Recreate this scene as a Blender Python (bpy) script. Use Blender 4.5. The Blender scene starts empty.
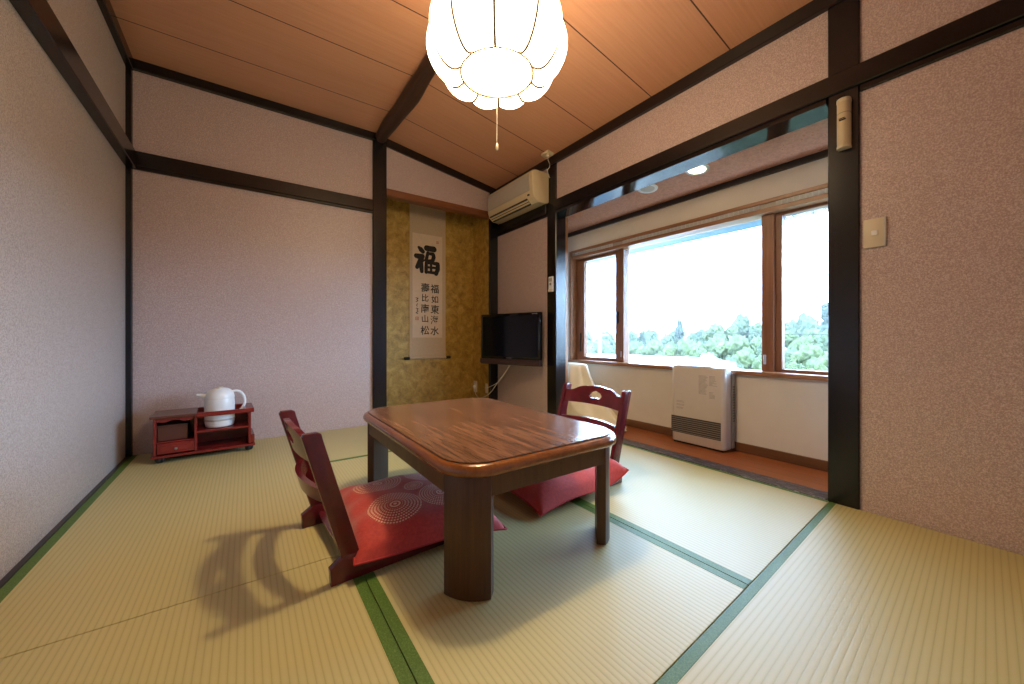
import bpy, bmesh, math, random
from mathutils import Vector, Matrix, noise
random.seed(7)
PI = math.pi
S = bpy.context.scene
COL = S.collection

# ------------------------------------------------------------------ helpers
def link(o):
    COL.objects.link(o); return o

def tag(o, label=None, cat=None, group=None, kind=None):
    if label: o['label'] = label
    if cat: o['category'] = cat
    if group: o['group'] = group
    if kind: o['kind'] = kind
    return o

def empty(name, loc=(0, 0, 0), rz=0.0, label=None, cat=None, group=None, kind=None):
    o = bpy.data.objects.new(name, None); link(o)
    o.empty_display_size = 0.05
    o.location = loc; o.rotation_euler = (0, 0, rz)
    return tag(o, label, cat, group, kind)

class MB:
    """collects shapes into one mesh"""
    def __init__(self):
        self.bm = bmesh.new()
    def box(self, lo, hi, bev=0.0, seg=1, M=None):
        bm = self.bm
        x0, y0, z0 = lo; x1, y1, z1 = hi
        t = bmesh.new()
        bmesh.ops.create_cube(t, size=1.0)
        for v in t.verts:
            v.co = Vector(((x0 + x1) / 2 + v.co.x * (x1 - x0), (y0 + y1) / 2 + v.co.y * (y1 - y0), (z0 + z1) / 2 + v.co.z * (z1 - z0)))
        if bev > 0:
            bmesh.ops.bevel(t, geom=list(t.edges), offset=bev, segments=seg, profile=0.5, affect='EDGES', clamp_overlap=True)
        self._merge(t, M); return self
    def _merge(self, t, M=None):
        if M is not None:
            bmesh.ops.transform(t, matrix=M, verts=list(t.verts))
        me = bpy.data.meshes.new('tmp'); t.to_mesh(me); t.free()
        self.bm.from_mesh(me); bpy.data.meshes.remove(me)
    def prism(self, pts, axis, a0, a1, bev=0.0, seg=2, M=None):
        """polygon pts (2-D) extruded along axis from a0 to a1; 2-D axes are the other two in xyz order"""
        t = bmesh.new()
        def P(p, a):
            if axis == 0: return (a, p[0], p[1])
            if axis == 1: return (p[0], a, p[1])
            return (p[0], p[1], a)
        A = [t.verts.new(P(p, a0)) for p in pts]; B = [t.verts.new(P(p, a1)) for p in pts]
        n = len(pts)
        f0 = t.faces.new(A[::-1]); f1 = t.faces.new(B)
        for i in range(n):
            t.faces.new((A[i], A[(i + 1) % n], B[(i + 1) % n], B[i]))
        bmesh.ops.recalc_face_normals(t, faces=list(t.faces))
        if bev > 0:
            es = [e for e in t.edges if len(e.link_faces) == 2 and (f0 in e.link_faces or f1 in e.link_faces)]
            bmesh.ops.bevel(t, geom=es, offset=bev, segments=seg, profile=0.5, affect='EDGES', clamp_overlap=True)
        self._merge(t, M); return self
    def lathe(self, prof, n=32, M=None, cap=True):
        t = bmesh.new(); rings = []
        for r, z in prof:
            if r < 1e-6: rings.append([t.verts.new((0, 0, z))])
            else: rings.append([t.verts.new((r * math.cos(2 * PI * i / n), r * math.sin(2 * PI * i / n), z)) for i in range(n)])
        for a, b in zip(rings, rings[1:]):
            for i in range(n):
                j = (i + 1) % n
                if len(a) == 1 and len(b) == 1: continue
                if len(a) == 1: t.faces.new((a[0], b[j], b[i]))
                elif len(b) == 1: t.faces.new((a[i], a[j], b[0]))
                else: t.faces.new((a[i], a[j], b[j], b[i]))
        if cap:
            for r in (rings[0], rings[-1]):
                if len(r) > 1: t.faces.new(r)
        bmesh.ops.recalc_face_normals(t, faces=list(t.faces))
        self._merge(t, M); return self
    def tube(self, pts, rad, n=8, cap=True):
        """rad: number or list"""
        t = bmesh.new(); pts = [Vector(p) for p in pts]; rings = []
        up = Vector((0, 0, 1))
        prev = None
        for i, p in enumerate(pts):
            d = (pts[min(i + 1, len(pts) - 1)] - pts[max(i - 1, 0)]).normalized()
            if prev is None:
                a = d.cross(up if abs(d.z) < 0.9 else Vector((1, 0, 0))).normalized()
            else:
                a = (prev - d * prev.dot(d)).normalized()
            prev = a; b = d.cross(a)
            r = rad[i] if isinstance(rad, (list, tuple)) else rad
            rings.append([t.verts.new(p + a * r * math.cos(2 * PI * k / n) + b * r * math.sin(2 * PI * k / n)) for k in range(n)])
        for A, B in zip(rings, rings[1:]):
            for k in range(n):
                t.faces.new((A[k], A[(k + 1) % n], B[(k + 1) % n], B[k]))
        if cap:
            t.faces.new(rings[0]); t.faces.new(rings[-1])
        bmesh.ops.recalc_face_normals(t, faces=list(t.faces))
        self._merge(t); return self
    def grid(self, f, nu, nv, closed_u=False):
        t = bmesh.new()
        V = [[t.verts.new(f(i / nu, j / nv)) for j in range(nv + 1)] for i in range(nu + (0 if closed_u else 1))]
        m = len(V)
        for i in range(nu):
            for j in range(nv):
                t.faces.new((V[i][j], V[(i + 1) % m][j], V[(i + 1) % m][j + 1], V[i][j + 1]))
        self._merge(t); return self
    def poly(self, pts):
        self.bm.faces.new([self.bm.verts.new(p) for p in pts]); return self
    def build(self, name, mat, parent=None, smooth=False, ang=35):
        bm = self.bm
        me = bpy.data.meshes.new(name); bm.to_mesh(me); bm.free()
        for m in (mat if isinstance(mat, (list, tuple)) else [mat]): me.materials.append(m)
        if smooth:
            me.polygons.foreach_set('use_smooth', [True] * len(me.polygons))
            try: me.set_sharp_from_angle(angle=math.radians(ang))
            except Exception: pass
        o = bpy.data.objects.new(name, me); link(o)
        if parent: o.parent = parent
        return o

def struct(name, mb, mat, parent=None, smooth=False):
    o = mb.build(name, mat, parent, smooth)
    if parent is None: o['kind'] = 'structure'
    return o

# ------------------------------------------------------------------ materials
class NT:
    def __init__(self, name):
        self.m = bpy.data.materials.new(name); self.m.use_nodes = True
        self.t = self.m.node_tree; self.t.nodes.clear()
        self.out = self.t.nodes.new('ShaderNodeOutputMaterial')
        self.p = self.t.nodes.new('ShaderNodeBsdfPrincipled')
        self.t.links.new(self.p.outputs[0], self.out.inputs[0])
        self._co = None
    def n(self, typ, **kw):
        nd = self.t.nodes.new(typ)
        for k, v in kw.items(): setattr(nd, k, v)
        return nd
    def L(self, a, b): self.t.links.new(a, b)
    def co(self):
        if self._co is None: self._co = self.n('ShaderNodeTexCoord').outputs['Object']
        return self._co
    def setin(self, sock, v):
        if hasattr(v, 'is_linked') or isinstance(v, bpy.types.NodeSocket): self.L(v, sock)
        else: sock.default_value = v
    def math(self, op, a, b=0.0, c=None):
        nd = self.n('ShaderNodeMath', operation=op)
        self.setin(nd.inputs[0], a); self.setin(nd.inputs[1], b)
        if c is not None: self.setin(nd.inputs[2], c)
        return nd.outputs[0]
    def mapping(self, scale=(1, 1, 1), rot=(0, 0, 0), loc=(0, 0, 0)):
        mp = self.n('ShaderNodeMapping'); self.L(self.co(), mp.inputs[0])
        mp.inputs['Scale'].default_value = scale; mp.inputs['Rotation'].default_value = rot; mp.inputs['Location'].default_value = loc
        return mp.outputs[0]
    def noise(self, vec, scale, detail=2.0, rough=0.5, dist=0.0):
        nd = self.n('ShaderNodeTexNoise'); self.L(vec, nd.inputs['Vector'])
        nd.inputs['Scale'].default_value = scale; nd.inputs['Detail'].default_value = detail
        nd.inputs['Roughness'].default_value = rough; nd.inputs['Distortion'].default_value = dist
        return nd.outputs['Fac'] if 'Fac' in nd.outputs else nd.outputs[0]
    def ramp(self, fac, stops):
        r = self.n('ShaderNodeValToRGB'); self.L(fac, r.inputs[0])
        el = r.color_ramp.elements
        while len(el) < len(stops): el.new(0.5)
        for e, (p, c) in zip(el, stops):
            e.position = p; e.color = c if len(c) == 4 else (*c, 1)
        return r.outputs[0]
    def mix(self, fac, a, b):
        nd = self.n('ShaderNodeMix', data_type='RGBA')
        self.setin(nd.inputs[0], fac)
        for s, v in ((nd.inputs[6], a), (nd.inputs[7], b)):
            if isinstance(v, (tuple, list)): s.default_value = (*v[:3], 1)
            else: self.L(v, s)
        return nd.outputs[2]
    def base(self, v):
        if isinstance(v, (tuple, list)): self.p.inputs['Base Color'].default_value = (*v[:3], 1)
        else: self.L(v, self.p.inputs['Base Color'])
    def bump(self, h, strength=0.3, dist=0.002):
        b = self.n('ShaderNodeBump'); b.inputs['Strength'].default_value = strength; b.inputs['Distance'].default_value = dist
        self.L(h, b.inputs['Height']); self.L(b.outputs[0], self.p.inputs['Normal'])
    def set(self, **kw):
        for k, v in kw.items():
            self.setin(self.p.inputs[k.replace('_', ' ')], v)

def simple(name, col, rough=0.5, metal=0.0, var=0.0, scale=20, spec=0.5, coat=0.0):
    n = NT(name)
    n.set(Roughness=rough, Metallic=metal)
    n.p.inputs['Specular IOR Level'].default_value = spec
    if coat: n.p.inputs['Coat Weight'].default_value = coat; n.p.inputs['Coat Roughness'].default_value = 0.12
    f = n.noise(n.co(), scale, 3)
    k = max(var, 0.02)
    n.base(n.ramp(f, [(0.3, tuple(c * (1 - k) for c in col)), (0.7, tuple(min(1, c * (1 + k)) for c in col))]))
    return n.m

def wood(name, dark, light, axis=1, rough=0.35, scale=9, stretch=0.06, coat=0.0, bump=0.05):
    n = NT(name)
    sc = [scale] * 3; sc[axis] = scale * stretch
    v = n.mapping(scale=tuple(sc))
    a = n.noise(v, 3.0, 6, 0.6, 0.6)
    b = n.noise(v, 14.0, 3, 0.6, 0.2)
    f = n.math('ADD', n.math('MULTIPLY', a, 0.65), n.math('MULTIPLY', b, 0.35))
    n.base(n.ramp(f, [(0.36, dark), (0.5, tuple((d + l) / 2 for d, l in zip(dark, light))), (0.64, light)]))
    n.set(Roughness=rough)
    if coat: n.p.inputs['Coat Weight'].default_value = coat; n.p.inputs['Coat Roughness'].default_value = 0.15
    n.bump(b, bump, 0.002)
    return n.m

def wallpaper(name, c0, c1, fleck, fine=210, rough=0.45):
    n = NT(name)
    a = n.noise(n.mapping(scale=(1, 1, 1)), fine, 2, 0.6)
    b = n.noise(n.mapping(scale=(1, 1, 1), loc=(3, 1, 7)), fine * 2.1, 2, 0.6)
    big = n.noise(n.co(), 2.5, 2)
    f = n.math('ADD', n.math('MULTIPLY', a, 0.6), n.math('MULTIPLY', b, 0.4))
    c = n.ramp(f, [(0.38, c0), (0.52, c1), (0.64, fleck)])
    c = n.mix(n.math('MULTIPLY', big, 0.25), c, tuple(x * 0.85 for x in c1))
    n.base(c)
    n.set(Roughness=n.ramp(f, [(0.45, (rough, rough, rough)), (0.62, (0.26, 0.26, 0.26))]))
    n.p.inputs['Specular IOR Level'].default_value = 0.75
    n.bump(f, 0.45, 0.003)
    return n.m

def tatami_mat_material():
    n = NT('tatami_weave')
    sx = n.n('ShaderNodeSeparateXYZ'); n.L(n.co(), sx.inputs[0])
    y = sx.outputs['Y']
    s = n.math('SINE', n.math('MULTIPLY', y, 2 * PI / 0.0155))
    s01 = n.math('ADD', n.math('MULTIPLY', s, 0.5), 0.5)
    streak = n.noise(n.mapping(scale=(4, 220, 1)), 1.0, 3, 0.6)
    fine = n.noise(n.mapping(scale=(160, 300, 1)), 1.0, 2, 0.6)
    big = n.noise(n.co(), 1.6, 3, 0.5)
    col = n.ramp(s01, [(0.0, (0.35, 0.29, 0.115)), (0.10, (0.45, 0.385, 0.175)), (0.5, (0.49, 0.425, 0.205)), (1.0, (0.51, 0.445, 0.22))])
    col = n.mix(n.math('MULTIPLY', streak, 0.35), col, (0.42, 0.38, 0.14))
    col = n.mix(n.math('MULTIPLY', fine, 0.22), col, (0.58, 0.53, 0.27))
    col = n.mix(n.math('MULTIPLY', big, 0.18), col, (0.46, 0.40, 0.15))
    n.base(col); n.set(Roughness=0.47)
    n.p.inputs['Specular IOR Level'].default_value = 0.85
    n.bump(n.math('POWER', s01, 0.35), 0.10, 0.002)
    return n.m

def border_material():
    n = NT('green_brocade')
    a = n.noise(n.mapping(scale=(1, 1, 1)), 260, 3, 0.6)
    n.base(n.ramp(a, [(0.35, (0.045, 0.110, 0.012)), (0.6, (0.085, 0.170, 0.024)), (0.75, (0.17, 0.22, 0.055))]))
    n.set(Roughness=0.5)
    n.bump(a, 0.3, 0.001)
    return n.m

def cushion_material(name, meds):
    n = NT(name)
    sx = n.n('ShaderNodeSeparateXYZ'); n.L(n.co(), sx.inputs[0])
    tot = None
    for (cx, cy, R) in meds:
        dx = n.math('SUBTRACT', sx.outputs['X'], cx); dy = n.math('SUBTRACT', sx.outputs['Y'], cy)
        r = n.math('SQRT', n.math('ADD', n.math('MULTIPLY', dx, dx), n.math('MULTIPLY', dy, dy)))
        q = n.math('DIVIDE', r, R)                       # 0..1
        ang = n.math('ARCTAN2', dy, dx)
        inside = n.math('LESS_THAN', q, 1.0)
        core = n.math('LESS_THAN', q, 0.26)
        nr = 9.0 if R > 0.05 else 4.0
        ringi = n.math('FLOOR', n.math('MULTIPLY', q, nr))
        rings = n.math('GREATER_THAN', n.math('SINE', n.math('MULTIPLY', q, nr * 2 * PI)), -0.15)
        cnt = n.math('ADD', n.math('MULTIPLY', ringi, 6.0), 8.0)
        dots = n.math('GREATER_THAN', n.math('SINE', n.math('MULTIPLY', ang, cnt)), -0.25)
        pat = n.math('MULTIPLY', n.math('MULTIPLY', rings, dots), n.math('SUBTRACT', 1.0, core))
        cring = n.math('MULTIPLY', core, n.math('GREATER_THAN', n.math('SINE', n.math('MULTIPLY', q, 2 * PI / 0.13)), 0.0))
        pat = n.math('MULTIPLY', inside, n.math('MAXIMUM', pat, cring))
        tot = pat if tot is None else n.math('MAXIMUM', tot, pat)
    a = n.noise(n.co(), 90, 4, 0.6)
    red = n.ramp(a, [(0.3, (0.40, 0.022, 0.020)), (0.7, (0.52, 0.045, 0.036))])
    topside = n.math('GREATER_THAN', sx.outputs['Z'], 0.03)
    n.base(n.mix(n.math('MULTIPLY', n.math('MULTIPLY', tot, 0.95), topside), red, (0.80, 0.62, 0.48)))
    n.set(Roughness=0.75); n.p.inputs['Sheen Weight'].default_value = 0.35
    n.bump(a, 0.3, 0.002)
    return n.m

def board_ceiling(name, c0, c1, pitch, off):
    n = NT(name)
    sx = n.n('ShaderNodeSeparateXYZ'); n.L(n.co(), sx.inputs[0])
    v = n.math('FRACT', n.math('DIVIDE', n.math('SUBTRACT', sx.outputs['Y'], off), pitch))
    d = n.math('ABSOLUTE', n.math('SUBTRACT', v, 0.5))
    line = n.math('GREATER_THAN', d, 0.5 - 0.0035 / pitch)
    g = n.noise(n.mapping(scale=(0.8, 26, 1)), 3.0, 5, 0.6, 0.3)
    col = n.ramp(g, [(0.3, c0), (0.7, c1)])
    n.base(n.mix(line, col, (0.05, 0.022, 0.012)))
    n.set(Roughness=0.45)
    return n.m

def planks(name, c0, c1, w):
    n = NT(name)
    sx = n.n('ShaderNodeSeparateXYZ'); n.L(n.co(), sx.inputs[0])
    q = n.math('DIVIDE', sx.outputs['X'], w)
    fr = n.math('FRACT', q); d = n.math('ABSOLUTE', n.math('SUBTRACT', fr, 0.5))
    line = n.math('GREATER_THAN', d, 0.485)
    g = n.noise(n.mapping(scale=(30, 1.2, 1)), 2.2, 5, 0.6, 0.4)
    wn = n.n('ShaderNodeTexWhiteNoise', noise_dimensions='1D'); n.L(n.math('FLOOR', q), wn.inputs['W'])
    g2 = n.math('ADD', n.math('MULTIPLY', g, 0.8), n.math('MULTIPLY', wn.outputs[0], 0.2))
    n.base(n.mix(line, n.ramp(g2, [(0.3, c0), (0.7, c1)]), tuple(c * 0.35 for c in c0)))
    n.set(Roughness=0.3)
    return n.m

def emit(name, col, strength, base=(0.8, 0.75, 0.65)):
    n = NT(name); n.base(base); n.set(Roughness=0.6)
    n.p.inputs['Emission Color'].default_value = (*col, 1); n.p.inputs['Emission Strength'].default_value = strength
    return n.m

def glass_pane(name):
    n = NT(name); n.t.nodes.remove(n.p)
    tr = n.n('ShaderNodeBsdfTransparent'); tr.inputs[0].default_value = (0.96, 0.98, 0.98, 1)
    gl = n.n('ShaderNodeBsdfGlossy'); gl.inputs['Roughness'].default_value = 0.02
    fr = n.n('ShaderNodeFresnel'); ge = n.n('ShaderNodeNewGeometry')
    n.L(n.math('ADD', 1.45, n.math('MULTIPLY', ge.outputs['Backfacing'], 1 / 1.45 - 1.45)), fr.inputs['IOR'])
    mx = n.n('ShaderNodeMixShader'); n.L(fr.outputs[0], mx.inputs[0]); n.L(tr.outputs[0], mx.inputs[1]); n.L(gl.outputs[0], mx.inputs[2])
    n.L(mx.outputs[0], n.out.inputs[0])
    return n.m

def gold_paper():
    n = NT('gold_alcove_paper')
    a = n.noise(n.co(), 16, 5, 0.65, 0.5); b = n.noise(n.co(), 70, 3)
    f = n.math('ADD', n.math('MULTIPLY', a, 0.8), n.math('MULTIPLY', b, 0.2))
    n.base(n.ramp(f, [(0.36, (0.29, 0.165, 0.028)), (0.52, (0.46, 0.285, 0.055)), (0.66, (0.58, 0.39, 0.10))]))
    n.set(Roughness=0.5, Metallic=0.15)
    return n.m

def leaf_mat(name, c0, c1):
    n = NT(name)
    a = n.noise(n.co(), 1.6, 5, 0.7)
    n.base(n.ramp(a, [(0.35, c0), (0.65, c1)])); n.set(Roughness=0.8)
    n.bump(a, 0.8, 0.3)
    return n.m

M = {}
M['wall'] = wallpaper('rose_wallpaper', (0.36, 0.25, 0.23), (0.51, 0.385, 0.36), (0.75, 0.65, 0.64))
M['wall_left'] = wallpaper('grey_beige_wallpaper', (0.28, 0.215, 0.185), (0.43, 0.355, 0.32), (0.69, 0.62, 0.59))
M['plain_wall'] = simple('cream_plaster', (0.66, 0.60, 0.53), 0.8, var=0.03, scale=6)
M['nook_ceiling'] = wallpaper('salmon_ceiling_paper', (0.36, 0.15, 0.08), (0.44, 0.19, 0.105), (0.52, 0.25, 0.15), fine=40)
M['black_wood'] = simple('black_lacquered_wood', (0.006, 0.004, 0.006), 0.24, var=0.3, scale=30)
M['gloss_wood'] = simple('glossy_black_lintel', (0.010, 0.007, 0.008), 0.11, var=0.2, scale=30)
M['dark_wood'] = simple('dark_stained_wood', (0.011, 0.005, 0.005), 0.3, var=0.3, scale=30)
M['beam'] = wood('log_beam_wood', (0.030, 0.013, 0.008), (0.075, 0.034, 0.02), axis=1, rough=0.45)
M['lintel'] = wood('alcove_lintel_wood', (0.15, 0.045, 0.016), (0.24, 0.08, 0.028), axis=0, rough=0.4)
M['ceil'] = board_ceiling('ceiling_veneer', (0.57, 0.275, 0.15), (0.63, 0.325, 0.19), 0.48, 0.005)
M['tatami'] = tatami_mat_material()
M['border'] = border_material()
M['sub'] = simple('subfloor', (0.05, 0.04, 0.03), 0.8)
M['planks'] = planks('nook_floorboards', (0.24, 0.065, 0.018), (0.36, 0.115, 0.035), 0.09)
M['sill'] = wood('window_oak', (0.24, 0.105, 0.045), (0.36, 0.17, 0.08), axis=1, rough=0.35)
M['sash'] = wood('window_sash_wood', (0.17, 0.062, 0.024), (0.26, 0.105, 0.045), axis=2, rough=0.4)
M['skirt'] = wood('skirting_wood', (0.11, 0.045, 0.02), (0.16, 0.07, 0.03), axis=1)
M['threshold'] = None
M['glass'] = glass_pane('window_glass')
M['gold'] = gold_paper()
M['white_plastic'] = simple('white_plastic', (0.78, 0.78, 0.78), 0.3)
M['cream_plastic'] = simple('aged_cream_plastic', (0.62, 0.52, 0.33), 0.4)
M['ivory'] = simple('ivory_plastic', (0.66, 0.58, 0.43), 0.4)
M['grey_plastic'] = simple('warm_grey_plastic', (0.46, 0.42, 0.37), 0.5)
M['black'] = simple('black_plastic', (0.008, 0.008, 0.010), 0.35)
M['rubber'] = simple('black_rubber', (0.012, 0.012, 0.013), 0.6)
M['screen'] = simple('dark_screen', (0.004, 0.004, 0.008), 0.12)
M['screen'].node_tree.nodes['Principled BSDF'].inputs['Specular IOR Level'].default_value = .25
M['bezel'] = simple('gloss_black_bezel', (0.006, 0.005, 0.006), 0.1)
M['speaker'] = simple('dark_brown_grille', (0.045, 0.02, 0.018), 0.4)
M['steel'] = simple('brushed_steel', (0.6, 0.6, 0.6), 0.3, metal=1.0)
M['table_top'] = wood('walnut_tabletop', (0.080, 0.032, 0.015), (0.27, 0.125, 0.066), axis=1, rough=0.22, scale=13, stretch=0.075)
M['table_rim'] = wood('honey_brown_rim', (0.17, 0.052, 0.011), (0.26, 0.088, 0.02), axis=1, rough=0.22, coat=0.4)
M['table_leg'] = wood('dark_brown_leg', (0.055, 0.019, 0.005), (0.095, 0.036, 0.010), axis=2, rough=0.4)
M['chair'] = simple('mahogany_lacquer', (0.10, 0.006, 0.012), 0.25, var=0.25, scale=14, coat=0.3)
M['wagon'] = simple('red_lacquer_wood', (0.19, 0.013, 0.012), 0.27, var=0.2, scale=12, coat=0.3)
M['wagon_top'] = wood('reddish_brown_lacquer', (0.085, 0.026, 0.018), (0.13, 0.045, 0.03), axis=0, rough=0.25, coat=0.3)
M['wagon_in'] = simple('dark_red_interior', (0.05, 0.008, 0.008), 0.5)
M['brown_box'] = simple('brown_wood_box', (0.09, 0.028, 0.018), 0.4)
M['heater'] = simple('champagne_grey_metal', (0.58, 0.52, 0.49), 0.4, metal=0.1)
M['heater_dark'] = simple('heater_dark_grille', (0.035, 0.03, 0.03), 0.5)  # dark grey of the outlet backing and side grille
M['heater_slat'] = simple('heater_slat', (0.22, 0.19, 0.175), 0.45)
M['heater_panel'] = simple('blue_grey_panel', (0.20, 0.25, 0.42), 0.25)
M['print'] = simple('grey_print', (0.22, 0.20, 0.19), 0.6)
M['paper'] = simple('scroll_paper', (0.70, 0.56, 0.40), 0.8, var=0.04)
M['silk'] = simple('scroll_silk_mount', (0.56, 0.42, 0.265), 0.7, var=0.05, scale=60)
M['ink'] = simple('black_ink', (0.012, 0.009, 0.008), 0.7)
M['seal'] = simple('red_seal_ink', (0.50, 0.10, 0.05), 0.7)
M['cloth'] = simple('cream_cloth', (0.88, 0.82, 0.66), 0.85, var=0.05, scale=10)
M['cable'] = simple('white_cable', (0.70, 0.66, 0.58), 0.4)
M['shade'] = emit('lit_lamp_fabric', (1.0, 0.76, 0.46), 15.0, (.35, .3, .22))
M['bulb'] = emit('lit_bulb', (1.0, 0.77, 0.42), 500.0)
M['rib'] = simple('lamp_wire_rib', (0.085, 0.058, 0.028), 0.7)
M['downlight_on'] = emit('downlight_lamp', (1.0, 0.78, 0.5), 9.0)
M['downlight_off'] = simple('unlit_downlight_lens', (0.5, 0.47, 0.42), 0.3)
M['white_roof'] = simple('pale_metal_roof', (0.62, 0.64, 0.66), 0.5)
M['house_wall'] = simple('pale_house_wall', (0.5, 0.48, 0.45), 0.8)
M['house_glass'] = simple('house_window_glass', (0.06, 0.08, 0.1), 0.1)
M['eave'] = simple('blue_green_soffit', (0.025, 0.055, 0.07), 0.5)
M['pole'] = simple('concrete_pole', (0.35, 0.35, 0.34), 0.8)
M['bark'] = simple('bark', (0.09, 0.065, 0.045), 0.9)
M['hill'] = leaf_mat('wooded_hill', (0.022, 0.036, 0.012), (0.045, 0.058, 0.02))
M['leaf_light'] = leaf_mat('fresh_leaves', (0.036, 0.052, 0.012), (0.070, 0.085, 0.022))
M['leaf_mid'] = leaf_mat('mid_leaves', (0.022, 0.036, 0.012), (0.045, 0.058, 0.018))
M['leaf_dark'] = leaf_mat('dark_needles', (0.012, 0.021, 0.011), (0.025, 0.036, 0.018))
M['leaf_white'] = leaf_mat('blossom', (0.42, 0.44, 0.38), (0.6, 0.6, 0.55))
def thr():
    n = NT('worn_threshold')
    a = n.noise(n.mapping(scale=(60, 5, 1)), 3.0, 5, 0.7)
    n.base(n.ramp(a, [(0.42, (0.014, 0.014, 0.03)), (0.55, (0.07, 0.07, 0.12)), (0.62, (0.34, 0.34, 0.42))]))
    n.set(Roughness=0.35); return n.m
M['threshold'] = thr()

# ------------------------------------------------------------------ room shell
XL, XR, YB, YR = -0.603, 2.14, 3.28, -0.36
H = 2.46; XB = 0.94; HR = 2.265            # flat ceiling height, bend, height at the right wall
def zc(x): return H if x <= XB else H + (HR - H) * (x - XB) / (XR - XB)

struct('floor', MB().box((XL - .1, YR - .1, -0.14), (XR, 3.9, -0.056)), M['sub'])

# tatami: a body and its cloth borders (each mat is an object)
def clip_poly(pts): return pts
def tatami(name_label, corners, along, borders, group='tatami mats on the floor'):
    """corners: 4 world points CCW; along: 'X' or 'Y' = direction of the weave lines; borders: list of (quad corners)"""
    o = Vector((sum(p[0] for p in corners) / 4, sum(p[1] for p in corners) / 4, -0.0563))
    ang = 0.0
    if along == 'Y': ang = PI / 2
    if isinstance(along, float): ang = along
    root = empty('tatami_mat', o, ang, name_label, 'tatami mat', group)
    Ri = Matrix.Rotation(-ang, 4, 'Z')
    def loc(p): v = Ri @ Vector((p[0] - o.x, p[1] - o.y, 0)); return (v.x, v.y)
    g = 0.0008
    c = Vector(loc((o.x, o.y)))
    pts = [loc(p) for p in corners]
    MB().prism(pts, 2, 0.0, 0.0556, bev=0.002, seg=2).build('weave', M['tatami'], root)
    for q in borders:
        MB().prism([loc(p) for p in q], 2, 0.050, 0.0563, bev=0.0006, seg=1).build('cloth_border', M['border'], root)
    return root
bw = 0.031
X1, X2, X3 = 0.295, 1.213, 2.135
def yl(x): return 0.436 + 0.0545 * x      # joint between the two inner mats and the one by the camera
def rect(x0, y0, x1, y1): return [(x0, y0), (x1, y0), (x1, y1), (x0, y1)]
e = 0.0012
tatami('tatami mat running from the small red cabinet to behind the near legless chair',
       rect(-.584, 1.374, X1 - e, 3.275), 'Y', [rect(-.584, 1.376, -.584 + bw, 3.272), rect(X1 - bw, 1.376, X1 - e, 3.272)])
tatami('tatami mat in the corner nearest the camera under the plain wall, carrying the chair shadow',
       rect(-.584, YR, X1 - e, 1.3705), 'Y', [rect(-.584, YR, -.584 + bw, 1.371), rect(X1 - bw, YR, X1 - e, 1.371)])
tatami('tatami mat running along the scroll alcove wall behind the table',
       rect(X1 + e, 2.422, X3, 3.275), 0.0, [rect(X1 + e, 2.422, X3, 2.422 + bw * .8)])
tatami('tatami mat mostly under the low table, between two green cloth edges',
       [(X1 + e, yl(X1) + e), (X2 - e, yl(X2) + e), (X2 - e, 2.42), (X1 + e, 2.42)], 'Y',
       [[(X1 + e, yl(X1) + 2 * e), (X1 + bw, yl(X1 + bw) + 2 * e), (X1 + bw, 2.418), (X1 + e, 2.418)],
        [(X2 - bw, yl(X2 - bw) + 2 * e), (X2 - e, yl(X2) + 2 * e), (X2 - e, 2.418), (X2 - bw, 2.418)]])
tatami('pale sunlit tatami mat beside the dark threshold of the window nook',
       [(X2 + e, yl(X2) + e), (X3, yl(X3) + e), (X3, 2.42), (X2 + e, 2.42)], 'Y',
       [[(X2 + e, yl(X2) + 2 * e), (X2 + bw, yl(X2 + bw) + 2 * e), (X2 + bw, 2.418), (X2 + e, 2.418)],
        [(X3 - bw * .8, yl(X3) + 2 * e), (X3, yl(X3) + 2 * e), (X3, 2.418), (X3 - bw * .8, 2.418)]])
tatami('tatami mat below the light switch wall with one teal edge toward the table',
       [(X1 + e, YR), (X3, YR), (X3, yl(X3) - e), (X1 + e, yl(X1) - e)], math.atan(0.0545),
       [[(X1 + e, yl(X1) - bw), (X3, yl(X3) - bw * .8), (X3, yl(X3) - e), (X1 + e, yl(X1) - e)]])
struct('trim_1', MB().box((XL - .02, YR, -.05), (-.5845, YB, 0.0015)), M['dark_wood'])          # edge board at the left wall

# left wall
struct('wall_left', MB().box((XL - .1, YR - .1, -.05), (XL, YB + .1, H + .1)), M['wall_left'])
# rear wall (behind the camera)
struct('wall_rear', MB().box((XL - .1, YR - .1, -.05), (XR + .1, YR, H + .1)), M['wall'])
# back wall: left panel, upper band over the alcove
w = MB()
w.box((XL, YB, -.05), (0.93, YB + .1, H + .05))
w.prism([(0.93, 2.0), (2.10, 2.0), (2.24, zc(2.14) + .05), (0.93, H + .05)], 1, YB + .005, YB + .07)
struct('wall_back', w, M['wall'])
# right wall: small panel, band above the opening, big panel by the camera, all 10 cm thick
w = MB()
w.box((XR, 2.42, -.05), (XR + .1, YB + .06, HR + .05))
w.box((XR, .50, 1.85), (XR + .1, 2.42, HR + .05))
w.box((XR, YR - .1, -.05), (XR + .1, .50, HR + .05))
struct('wall_right', w, M['wall'])
# ceiling
c = MB()
c.prism([(XL - .1, H), (XB, H), (XR + .1, HR + (HR - H) * .1 / (XR - XB)), (XR + .1, H + .15), (XL - .1, H + .15)], 1, YR - .1, YB + .1)
struct('ceiling', c, M['ceil'])

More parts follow.
